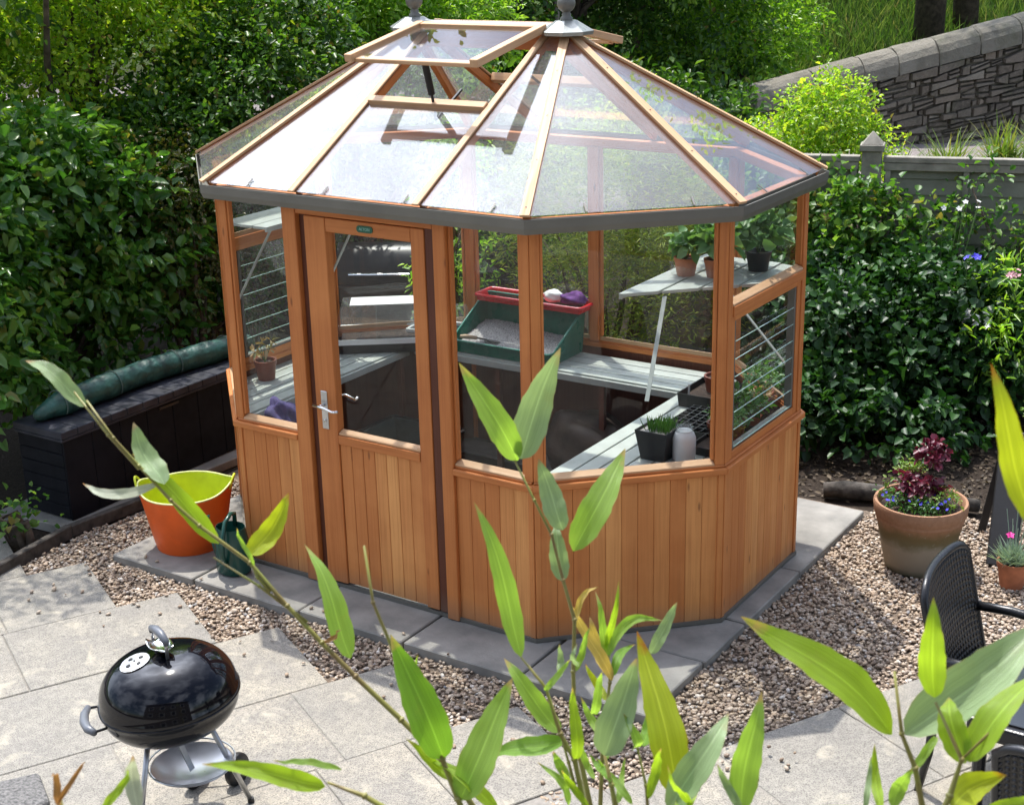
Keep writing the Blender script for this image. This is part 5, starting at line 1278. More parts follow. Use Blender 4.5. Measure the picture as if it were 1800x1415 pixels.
# ---- things in the gaps of the planting
def hooded_grill():
    p_ = at(690, 11.9); t = thing('covered_grill', 'glossy black hooded gas barbecue seen through the door glass', 'barbecue', (p_.x, p_.y, 0))
    R = Matrix.Rotation(math.radians(28), 3, 'Z'); X = lambda x, y, z: (R @ Vector((x, y, 0)))+Vector((p_.x, p_.y, z))
    mb = MB(); n = 12
    prof = [(-.25+.0, .80)]+[(-.25*math.cos(a), .80+.30*math.sin(a)) for a in [math.pi*k/n for k in range(1, n)]]+[(.25, .80)]
    vs_ = [X(-.38, a, b) for a, b in prof]+[X(.38, a, b) for a, b in prof]; m_ = len(prof)
    mb.add(vs_, [(k, k+1, m_+k+1, m_+k) for k in range(m_-1)]+[tuple(range(m_)), tuple(range(2*m_-1, m_-1, -1)), (0, m_, 2*m_-1, m_-1)]); mb.build('hood', simple('black_gloss', (.010, .010, .013), .38, 0, .05, 4, spec=.3), t, auto=40)
    mb = MB(); mb.tube([X(-.25, -.30, .90), X(.25, -.30, .90)], .012, 8); mb.build('hood_handle', M['chrome'], t)
    mb = MB(); mb.hexa([X(-.40, -.27, .66), X(.40, -.27, .66), X(.40, .27, .66), X(-.40, .27, .66), X(-.40, -.27, .795), X(.40, -.27, .795), X(.40, .27, .795), X(-.40, .27, .795)]); mb.build('fire_box', M['black_metal'], t, bevel=.01)
    mb = MB(); mb.hexa([X(-.75, -.2, .78), X(-.41, -.2, .78), X(-.41, .2, .78), X(-.75, .2, .78), X(-.75, -.2, .80), X(-.41, -.2, .80), X(-.41, .2, .80), X(-.75, .2, .80)]); mb.build('side_shelf', M['fence_rail'], t)
    for x in (-.36, .36):
        for y in (-.22, .22): mb = MB(); mb.tube([X(x, y, .66), X(x, y, 0)], .018, 8); mb.build('leg', M['black_metal'], t)
hooded_grill()
o = blob('tarpaulin_cover', simple('pale_green_cover', (.26, .36, .30), .4, 0, .2, 4, .2), tuple(at(1300, 18.9, 1.22)), .42, None, 33, (1.5, .9, .52), .08); tag(o, 'pale green covered heap beside the stone wall end', 'cover')
o = blob('tarpaulin_cover', simple('brown_cover', (.12, .09, .08), .5, 0, .3, 4, .2), tuple(at(1275, 18.2, 1.02)), .34, None, 35, (1.5, .9, .45), .08); tag(o, 'dusky brown covered heap in front of the pale green one', 'cover')

# ================================================================== PLANTING
LM = {}
LM['broad'] = leafmat('broad_glossy_leaves', [(.04, .13, .022), (.09, .22, .036), (.20, .34, .06)], .28, .40, .7, odd=(.28, .26, .06))
LM['yellowgreen'] = leafmat('yellow_green_leaves', [(.12, .26, .02), (.30, .46, .035), (.50, .56, .07)], .34, .56, .6, odd=(.40, .26, .08))
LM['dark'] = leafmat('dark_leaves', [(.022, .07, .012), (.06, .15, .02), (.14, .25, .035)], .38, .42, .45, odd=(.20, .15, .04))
LM['fresh'] = leafmat('fresh_green_leaves', [(.11, .27, .02), (.22, .40, .035), (.36, .50, .08)], .34, .52, .6)
LM['shade'] = leafmat('deep_shade_leaves', [(.010, .04, .010), (.022, .075, .014), (.05, .13, .025)], .42, .28, .4)  # darker leaf copy, shade of the border put into its colour
LM['olive'] = leafmat('olive_brown_leaves', [(.05, .06, .012), (.10, .10, .02), (.14, .11, .04)], .40, .3, .5)
LM['conifer'] = leafmat('conifer_sprays', [(.07, .14, .012), (.19, .26, .02), (.34, .36, .05)], .5, .35, .3)
LM['vine'] = leafmat('climber_leaves', [(.035, .11, .018), (.09, .21, .035), (.22, .34, .07)], .42, .42, .4, odd=(.30, .24, .07))
LM['strap'] = leafmat('strap_leaves', [(.10, .18, .03), (.16, .24, .05), (.30, .24, .09)], .42, .35, .5)
def shrub(kind, label, cat, root, blobs, mat, clumps, per, ll, lw, cr, seed, group=None, r0=.035, nb=8, **kw):
    t = thing(kind, label, cat, (root[0], root[1], root[2] if len(root) > 2 else 0), group)
    foliage('foliage', LM[mat], blobs, clumps, per, ll, lw, cr, seed, t, **kw)
    branches('branches', (root[0], root[1], root[2] if len(root) > 2 else 0), blobs, t, M['bark'], r0, nb, seed)
    return t
def B(px, D, z, rw, rd, rh):
    p = at(px, D); return (p.x, p.y, z, rw, rd, rh)
p = at(90, 11.0)
shrub('broadleaf_shrub', 'big broad-leaved shrub with glossy sunlit leaves at the left edge', 'shrub', (p.x, p.y),
      [B(40, 10.9, 1.35, .70, .6, .75), B(210, 11.2, 1.30, .6, .5, .7), B(-70, 10.5, 1.6, .7, .7, .8), B(110, 11.0, 1.85, .55, .55, .40), B(290, 11.4, 1.35, .40, .4, .55), B(-120, 10.0, 1.0, .7, .6, .9)], 'broad', 1300, 12, .095, .062, .15, 41, nb=10)
shrub('broadleaf_shrub', 'low shaded broad-leaved growth behind the left end of the storage box', 'shrub', tuple(at(60, 10.6))[:2],
      [B(-10, 10.3, .60, .45, .4, .5), B(110, 10.9, .75, .5, .4, .5), B(250, 11.3, .75, .45, .35, .5)], 'broad', 420, 11, .085, .055, .13, 42, nb=8)
shrub('hedge_tree', 'tall yellow-green small-leaved tree filling the top left corner', 'tree', tuple(at(150, 13.0))[:2],
      [B(40, 12.4, 2.35, .9, .8, .65), B(220, 12.6, 2.5, .9, .8, .65), B(-90, 12.0, 2.3, .9, .9, .8), B(370, 12.9, 2.75, .7, .7, .6), B(130, 12.6, 3.1, 1.0, .9, .6), B(300, 12.9, 3.3, .9, .9, .5), B(450, 13.2, 3.0, .6, .6, .5), (-3.75, .45, 3.75, .75, .8, .38), (-3.6, -.75, 3.75, .7, .75, .38), B(-60, 13.4, 4.0, .8, .8, .6)], 'yellowgreen', 3300, 12, .052, .032, .16, 43, r0=.06, nb=12)  # overhead crown blobs are out of view, added to shade the storage box
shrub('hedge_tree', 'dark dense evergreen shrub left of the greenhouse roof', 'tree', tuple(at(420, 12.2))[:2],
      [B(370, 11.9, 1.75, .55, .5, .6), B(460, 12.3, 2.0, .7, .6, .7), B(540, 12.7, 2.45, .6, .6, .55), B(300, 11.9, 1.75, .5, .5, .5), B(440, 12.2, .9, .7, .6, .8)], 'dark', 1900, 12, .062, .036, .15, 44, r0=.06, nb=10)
shrub('laurel_bush', 'bright fresh-green bush right behind the left roof finial', 'bush', tuple(at(650, 14.6))[:2],
      [B(600, 14.3, 2.45, .8, .7, .65), B(710, 14.5, 2.5, .8, .7, .60), B(820, 14.8, 2.45, .6, .6, .5), B(530, 14.2, 2.9, .7, .7, .5), B(660, 14.4, 3.0, .8, .7, .45)], 'fresh', 2300, 12, .06, .026, .13, 45, r0=.06, nb=10)
shrub('olive_shrub', 'sparse olive-brown small-leaved shrub against the greenhouse left corner', 'shrub', tuple(at(360, 11.4))[:2],
      [B(350, 11.3, 1.25, .36, .35, .55), B(390, 11.5, .80, .35, .4, .6), B(330, 11.2, 1.70, .28, .3, .3)], 'olive', 520, 10, .040, .024, .10, 46, nb=8)
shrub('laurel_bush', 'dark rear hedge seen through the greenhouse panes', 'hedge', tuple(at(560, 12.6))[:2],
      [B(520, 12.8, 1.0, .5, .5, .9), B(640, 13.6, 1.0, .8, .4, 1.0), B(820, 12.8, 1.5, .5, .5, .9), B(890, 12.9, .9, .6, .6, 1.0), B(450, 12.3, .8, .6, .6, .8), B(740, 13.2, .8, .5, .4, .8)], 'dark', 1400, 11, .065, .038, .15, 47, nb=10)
shrub('upright_shrub', 'narrow bright green shrub between the rear posts of the greenhouse', 'shrub', tuple(at(812, 11.2))[:2],
      [B(815, 11.2, 1.45, .16, .2, .62), B(800, 11.1, .85, .2, .2, .25)], 'fresh', 190, 9, .055, .022, .08, 48, nb=5)
shrub('conifer_bush', 'feathery golden-green conifer behind the right rear panes', 'conifer', tuple(at(1080, 11.3))[:2],
      [B(1000, 11.3, 1.35, .45, .45, .55), B(1120, 11.4, 1.30, .55, .5, .65), B(1180, 11.2, .75, .5, .5, .55), B(1040, 11.1, .7, .55, .5, .5), B(1230, 11.5, 1.0, .4, .4, .5)], 'conifer', 2100, 14, .05, .009, .10, 49, nb=8, flat=.55, upb=.1, twig=.22, droop=.1)
shrub('flowering_shrub', 'airy yellow-green shrub rising behind the right roof hip', 'shrub', tuple(at(1150, 12.9))[:2],
      [B(1120, 12.8, 1.5, .4, .4, .50), B(1220, 12.8, 1.25, .45, .4, .5), B(1050, 12.7, 1.45, .45, .4, .5), B(1290, 13.0, 1.15, .35, .35, .45)], 'yellowgreen', 420, 10, .055, .026, .12, 50, nb=14, upb=1.4)
shrub('golden_shrub', 'sunlit golden shrub over the fence, left of the pointed post', 'shrub', tuple(at(1400, 13.0, .2)),
      [B(1425, 13.0, 1.68, .34, .35, .34), B(1450, 13.1, 1.80, .22, .22, .30), B(1350, 12.9, 1.45, .40, .4, .28), B(1495, 12.9, 1.45, .25, .3, .25)], 'yellowgreen', 760, 11, .045, .026, .10, 51, nb=12, upb=.9)
# climbers on the fence and plants in the border
fpt = lambda s, d, z: F0+fd*s+fn*d+Vector((0, 0, z))
def FB(s, d, z, rs, rd, rz): p_ = fpt(s, d, z); return (p_.x, p_.y, z, rs, rd, rz)
shrub('climbing_vine', 'broad-leaved climber covering the fence beside the greenhouse', 'climber', tuple(fpt(-.1, .3, 0))[:2],
      [FB(-.35, .30, 1.05, .40, .22, .48), FB(.0, .30, .98, .4, .25, .48), FB(.32, .28, 1.12, .28, .16, .24), FB(-.9, .3, 1.1, .5, .25, .5), FB(-.2, .5, .75, .40, .25, .3)], 'vine', 300, 11, .070, .056, .12, 52, nb=10, upb=.3)
shrub('climbing_vine', 'loose glossy climber sprays on the right-hand fence panel', 'climber', tuple(fpt(1.3, .3, 0))[:2],
      [FB(.95, .26, 1.10, .34, .12, .15), FB(1.35, .26, 1.02, .34, .12, .16), FB(1.75, .26, .98, .3, .12, .18), FB(1.05, .28, .72, .28, .14, .16), FB(.80, .24, 1.42, .07, .07, .22), FB(2.2, .26, 1.2, .3, .12, .35)], 'vine', 200, 9, .060, .038, .10, 53, nb=10, upb=.3)
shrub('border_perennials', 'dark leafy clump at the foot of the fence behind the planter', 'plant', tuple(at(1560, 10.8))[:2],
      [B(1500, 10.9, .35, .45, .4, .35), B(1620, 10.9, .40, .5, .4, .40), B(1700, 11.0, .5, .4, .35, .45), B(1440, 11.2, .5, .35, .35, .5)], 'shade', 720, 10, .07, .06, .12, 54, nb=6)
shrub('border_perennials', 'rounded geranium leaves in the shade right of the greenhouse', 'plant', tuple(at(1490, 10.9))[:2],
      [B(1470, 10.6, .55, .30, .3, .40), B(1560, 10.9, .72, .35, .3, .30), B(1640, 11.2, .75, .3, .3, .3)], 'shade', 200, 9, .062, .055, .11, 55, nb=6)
shrub('border_perennials', 'pale green lupin leaves beside the black plant stand', 'plant', tuple(at(1780, 10.9))[:2],
      [B(1775, 10.9, .80, .25, .2, .22), B(1740, 10.7, .55, .2, .2, .2)], 'fresh', 110, 10, .09, .018, .06, 56, nb=4)
def flower_stem(label, px, D, z, mat, n, spread, r):
    p_ = at(px, D); t = thing('flower_stem', label, 'flower', (p_.x, p_.y, 0)); rr = random.Random(px)
    pts = [(p_.x+rr.uniform(-spread, spread), p_.y+rr.uniform(-spread, spread), z+rr.uniform(-.04, .04)) for _ in range(n)]
    mb = MB()
    for q in pts[:6]: mb.tube([(p_.x, p_.y, .0), (p_.x*.5+q[0]*.5, p_.y*.5+q[1]*.5, z*.6), q], .003, 4)
    mb.build('stems', M['stem'], t); blossoms('petals', M[mat], pts, r, t, px) if n > 5 else [blossoms('flower', M[mat], [q], r, t, px+i_) for i_, q in enumerate(pts)]
flower_stem('cluster of white aquilegia flowers above the black stand', 1705, 10.6, .83, 'white_petal', 14, .10, .035)
flower_stem('single blue-violet flower in front of the fence shade', 1692, 10.8, 1.24, 'blue_petal', 4, .05, .032)
flower_stem('dusky pink flower near the right edge', 1765, 10.8, 1.12, 'pale_pink', 5, .045, .03)
flower_stem('tall white flowers scattered in the right fence climber', 1640, 11.3, 1.5, 'white_petal', 5, .2, .025)
shrub('border_perennials', 'deep green shaded leaves under the climber, right of the greenhouse end', 'plant', tuple(fpt(.2, .6, 0))[:2],
      [FB(.40, .45, .55, .40, .25, .42), FB(-.2, .75, .42, .45, .3, .42), FB(.9, .5, .45, .45, .25, .42), FB(1.4, .45, .35, .45, .25, .4), FB(-.6, .7, .5, .5, .3, .5), FB(-.1, 1.3, .2, .5, .5, .28), FB(.5, 1.3, .22, .5, .5, .32), FB(1.1, 1.1, .25, .5, .4, .32), FB(-.4, 1.8, .14, .45, .45, .22), FB(.3, 1.9, .12, .4, .3, .18)], 'shade', 1100, 10, .075, .06, .11, 57, nb=8, upb=.3)
# strap-leaved clumps by the wall and in the border
def strap_clump(label, p_, n, L, w_, seed, mat='strap', group=None):
    rg = np.random.default_rng(seed); t = thing('strap_leaf_clump', label, 'plant', tuple(p_), group)
    N = n; K_ = 7; a = rg.uniform(0, 6.28, N); tilt = rg.uniform(.15, .8, N); LL = L*rg.uniform(.6, 1.1, N)
    V_ = []; Fc = []
    for i in range(N):
        o0 = np.array([p_[0]+rg.normal(0, .07), p_[1]+rg.normal(0, .07), p_[2]]); d_ = np.array([math.cos(a[i]), math.sin(a[i]), 0]); sd__ = np.array([-d_[1], d_[0], 0]); q = o0.copy(); el_ = math.pi/2-tilt[i]*.6; b = len(V_)
        for k in range(K_):
            ww = w_*(1-(k/(K_-1))**2)*.5+.001; V_ += [q+sd__*ww, q-sd__*ww]; q = q+(d_*math.cos(el_)+np.array([0, 0, 1])*math.sin(el_))*LL[i]/(K_-1); el_ -= .33*tilt[i]*1.3
        for k in range(K_-1): Fc.append((b+2*k, b+2*k+1, b+2*k+3, b+2*k+2))
    npmesh('leaves', np.array(V_), np.array(Fc), LM[mat], t)
for k, (px, D, z) in enumerate(((1560, 15.2, .80), (1640, 15.6, .88), (1730, 16.2, .92), (1790, 16.6, .95))):
    strap_clump(['strap-leaved clump nearest the pointed fence post, beyond the fence', 'strap-leaved clump with rusty tips beyond the fence', 'large arching strap-leaved clump at the wall foot', 'strap-leaved clump beyond the fence at the right edge'][k], at(px, D, z), 150, .62, .022, 60+k, group='strap-leaved clumps along the wall foot')
strap_clump('small grassy clump in the dark border beside the greenhouse', at(1540, 10.4, 0), 26, .36, .022, 70, 'vine')
M['log'] = simple('dark_log', (.07, .06, .05), .9, 0, .4, 14, .5, bscale=40, bdist=.01)
def litter():
    rg = np.random.default_rng(5); N = 5200; s_ = rg.uniform(-1.6, 3.2, N); d_ = rg.uniform(.2, 2.9, N)
    pos = np.array([tuple(fpt(float(a), float(b), 0)) for a, b in zip(s_, d_)]); k = ~((pos[:, 0] < 1.9) & (pos[:, 1] < 1.36)); k &= (pos[:, 1] > 1.42+.30*np.maximum(0, pos[:, 0]-1.8)); pos = pos[k]; N = len(pos)
    pos[:, 2] = -.028+rg.uniform(0, .012, N); d2 = np.stack([rg.normal(size=N), rg.normal(size=N), rg.normal(0, .2, N)], 1); n2 = unit(np.stack([rg.normal(0, .35, N), rg.normal(0, .35, N), np.ones(N)], 1))
    v, f = leaf_arrays(pos, d2, n2, rg.uniform(.02, .055, N), rg.uniform(.012, .03, N), rg, droop=0)
    o = npmesh('leaf_litter', v, f, leafmat('fallen_leaves', [(.03, .02, .012), (.08, .055, .03), (.15, .11, .065)], .7, .1)); o['kind'] = 'stuff'; o['label'] = 'brown fallen leaves on the shaded soil of the border'; o['category'] = 'leaf litter'
litter()
# weathered log edging the border
mb = MB(); a, b = Vector((1.50, 1.55, .03)), Vector((1.95, 1.72, .03)); mb.tube([a, a.lerp(b, .3)+Vector((0, 0, .01)), a.lerp(b, .7), b], [.05, .06, .058, .045], 10); o = mb.build('edging_log', M['log'], None, smooth=True); tag(o, 'weathered grey log edging the soil behind the gravel', 'log')
mb = MB(); a, b = Vector((2.02, 1.74, .03)), Vector((2.45, 1.78, .03)); mb.tube([a, a.lerp(b, .5), b], [.045, .05, .04], 10); o = mb.build('edging_log', M['log'], None, smooth=True); tag(o, 'second darker log between the soil and the terracotta planter', 'log')
# trees and undergrowth up the bank
def big_tree(label, px, D, zc, r, mat, seed, clumps=900, ll=.12, tr=.14):
    p_ = at(px, D); gz = ground_z(p_.x, p_.y); t = thing('tree', label, 'tree', (p_.x, p_.y, gz), 'trees on the bank behind the garden')
    mb = MB(); rr = random.Random(seed); mb.tube([(p_.x, p_.y, gz-.1), (p_.x+rr.uniform(-.1, .1), p_.y, gz+(zc-gz)*.5), (p_.x+rr.uniform(-.3, .3), p_.y, zc)], [tr*1.2, tr, tr*.6], 12); mb.build('trunk', M['bark'], t, smooth=True)
    bl = [(p_.x+rr.uniform(-1, 1)*r*.7, p_.y+rr.uniform(-1, 1)*r*.7, zc+rr.uniform(-.5, .6)*r, r*.6, r*.6, r*.5) for _ in range(7)]
    foliage('crown', LM[mat], bl, clumps, 12, ll, ll*.55, .3, seed, t, twig=.5)
    branches('limbs', (p_.x, p_.y, gz+(zc-gz)*.4), bl, t, M['bark'], tr*.4, 7, seed)
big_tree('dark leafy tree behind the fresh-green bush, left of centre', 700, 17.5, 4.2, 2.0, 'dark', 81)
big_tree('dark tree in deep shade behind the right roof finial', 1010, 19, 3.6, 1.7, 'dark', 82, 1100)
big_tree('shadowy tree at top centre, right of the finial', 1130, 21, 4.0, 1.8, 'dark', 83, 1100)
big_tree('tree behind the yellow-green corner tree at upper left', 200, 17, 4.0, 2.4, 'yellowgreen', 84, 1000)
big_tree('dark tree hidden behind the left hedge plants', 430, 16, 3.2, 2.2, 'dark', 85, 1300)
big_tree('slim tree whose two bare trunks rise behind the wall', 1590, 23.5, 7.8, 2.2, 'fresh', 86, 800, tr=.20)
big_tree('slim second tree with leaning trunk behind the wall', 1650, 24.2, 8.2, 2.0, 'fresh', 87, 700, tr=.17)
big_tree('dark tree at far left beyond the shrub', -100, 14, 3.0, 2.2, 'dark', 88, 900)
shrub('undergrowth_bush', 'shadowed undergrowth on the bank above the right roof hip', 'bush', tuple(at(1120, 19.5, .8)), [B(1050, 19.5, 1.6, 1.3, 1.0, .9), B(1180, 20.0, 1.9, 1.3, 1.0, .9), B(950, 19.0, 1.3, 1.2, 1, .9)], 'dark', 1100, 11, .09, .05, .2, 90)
shrub('undergrowth_bush', 'lighter leafy undergrowth left of the stone wall end', 'bush', tuple(at(1260, 20.5, 1.0)), [B(1250, 20.0, 1.65, .9, .8, .55), B(1310, 20.6, 1.9, .8, .7, .5)], 'fresh', 700, 11, .08, .04, .2, 91)
shrub('undergrowth_bush', 'dark hedge mass closing the view behind the greenhouse', 'hedge', tuple(at(800, 16.5)), [B(900, 16.8, 1.2, 1.3, .7, 1.2), B(1050, 16.2, 1.0, 1.2, .7, 1.0), B(560, 16.5, 1.9, 1.2, .7, .9), B(800, 17.5, 2.2, 1.3, .7, 1.1), B(1200, 16.5, .9, 1.1, .7, .8)], 'dark', 1500, 11, .10, .055, .22, 92)
# long grass on the bank
def bank_grass():
    rg = np.random.default_rng(77); N = 62000
    px = rg.uniform(1130, 2250, N); D = 19.4+rg.uniform(0, 1, N)**1.1*8.5
    P_ = []
    A_ = [at(float(a), float(b)) for a, b in zip(px, D)]
    pos = np.array([(p_.x, p_.y, ground_z(p_.x, p_.y)) for p_ in A_])
    ws = (pos[:, :2]-np.array(WA)[:2]) @ np.array([wn_.x, wn_.y]); pos = pos[(ws < -.45) | (px < 1310)]
    N = len(pos); d_ = np.stack([rg.normal(0, .35, N), rg.normal(0, .35, N), np.ones(N)], 1)
    v, f = leaf_arrays(pos, d_, unit(rg.normal(size=(N, 3))), rg.uniform(.25, .62, N), rg.uniform(.012, .022, N), rg, fold=.1, droop=.15)
    o = npmesh('bank_grass', v, f, M['grass'], None); o['kind'] = 'stuff'; o['label'] = 'long sunlit grass on the bank above the stone wall'; o['category'] = 'grass'
bank_grass()
flower_stem('white cow parsley heads in the bank grass above the wall end', 1310, 20.8, 2.05, 'white_petal', 10, .5, .06)
flower_stem('white flower heads in the grass high on the bank', 1262, 23.5, 3.2, 'white_petal', 8, .5, .06)
# rough granite block at the near left corner
mb = MB(); mb.prism([(-.42, -3.62), (-.27, -3.39), (-.04, -3.52), (-.08, -3.95), (-.6, -3.95)], .0, .05); o = mb.build('granite_block', simple('granite', (.24, .23, .22), .9, 0, .5, 60, .9, col2=(.06, .06, .06), bscale=90, bdist=.01), None, bevel=.02, seg=2); tag(o, 'rough dark granite block cut off by the bottom left corner', 'stone block')
# weeds in left bed
shrub('bed_weed', 'small bright plant at the left edge by the edging board', 'plant', tuple(at(8, 8.9))[:2], [B(-4, 8.9, .09, .08, .09, .10)], 'vine', 14, 6, .06, .045, .06, 95, nb=3)
# blue sign high up behind
t = thing('blue_sign', 'blue notice board with rows of white lettering behind the right finial', 'sign', tuple(at(965, 18.2, 2.65)))
p_ = at(962, 18.2, 3.02); mb = MB(); mb.beam(p_-rt*.26-Vector((0, 0, .0)), p_+rt*.26, .03, .44); mb.build('board', simple('blue_board', (.02, .03, .25), .4), t, bevel=.004)
mb = MB(); rr = random.Random(3)
for k in range(7):
    s = -.23
    while s < .2:
        w_ = rr.uniform(.012, .03); c_ = p_+rt*s-f0*.0165+Vector((0, 0, -.19+k*.055)); mb.beam(c_, c_+rt*w_, .002, .028); s += w_+.014
mb.build('lettering', M['white_plastic'], t)
mb = MB()
for s in (-.2, .2): mb.tube([p_+rt*s+Vector((0, 0, -.2)), p_+rt*s+Vector((0, 0, -3.0))], .03, 8)
mb.build('posts', M['fence_rail'], t)

# the house the garden belongs to, behind the viewpoint (its windows look over the garden)
hb = Vector((CAM.x, CAM.y, 0))-f0*2.6
t = thing('house', 'rendered house behind the viewpoint, seen only as a reflection', 'house', tuple(hb))
hw = lambda s, d, z: hb+rt*s-f0*d+Vector((0, 0, z))
def hbox(name, mat, s0, s1, d0, d1, z0, z1, par, bevel=0):
    mb = MB(); mb.hexa([hw(s0, d0, z0), hw(s1, d0, z0), hw(s1, d1, z0), hw(s0, d1, z0), hw(s0, d0, z1), hw(s1, d0, z1), hw(s1, d1, z1), hw(s0, d1, z1)]); return mb.build(name, mat, par, bevel=bevel)
hbox('wall', simple('house_stone', (.085, .075, .065), .9, 0, .15, 3, .3, bscale=40), -6, 6, 0, 7, -.03, 6.2, t)
mb = MB(); mb.add([hw(-6.4, -.4, 6.1), hw(6.4, -.4, 6.1), hw(6.4, 7.4, 6.1), hw(-6.4, 7.4, 6.1), hw(-6.4, 3.5, 9.2), hw(6.4, 3.5, 9.2)], [(0, 1, 5, 4), (2, 3, 4, 5), (0, 4, 3), (1, 2, 5), (3, 2, 1, 0)]); mb.build('roof', simple('slate_roof', (.06, .06, .07), .6, 0, .2, 6), t)
dg = simple('house_window_glass', (.01, .012, .014), .03, 0, .02, 3)
for s_ in (-4.2, -1.6, 1.0, 3.6):
    for z_ in (.9, 3.6):
        f_ = hbox('window', M['white_plastic'], s_-.55, s_+.55, -.03, .02, z_, z_+1.3, t, .005); hbox('pane', dg, s_-.48, s_+.48, -.036, -.031, z_+.07, z_+1.23, f_)

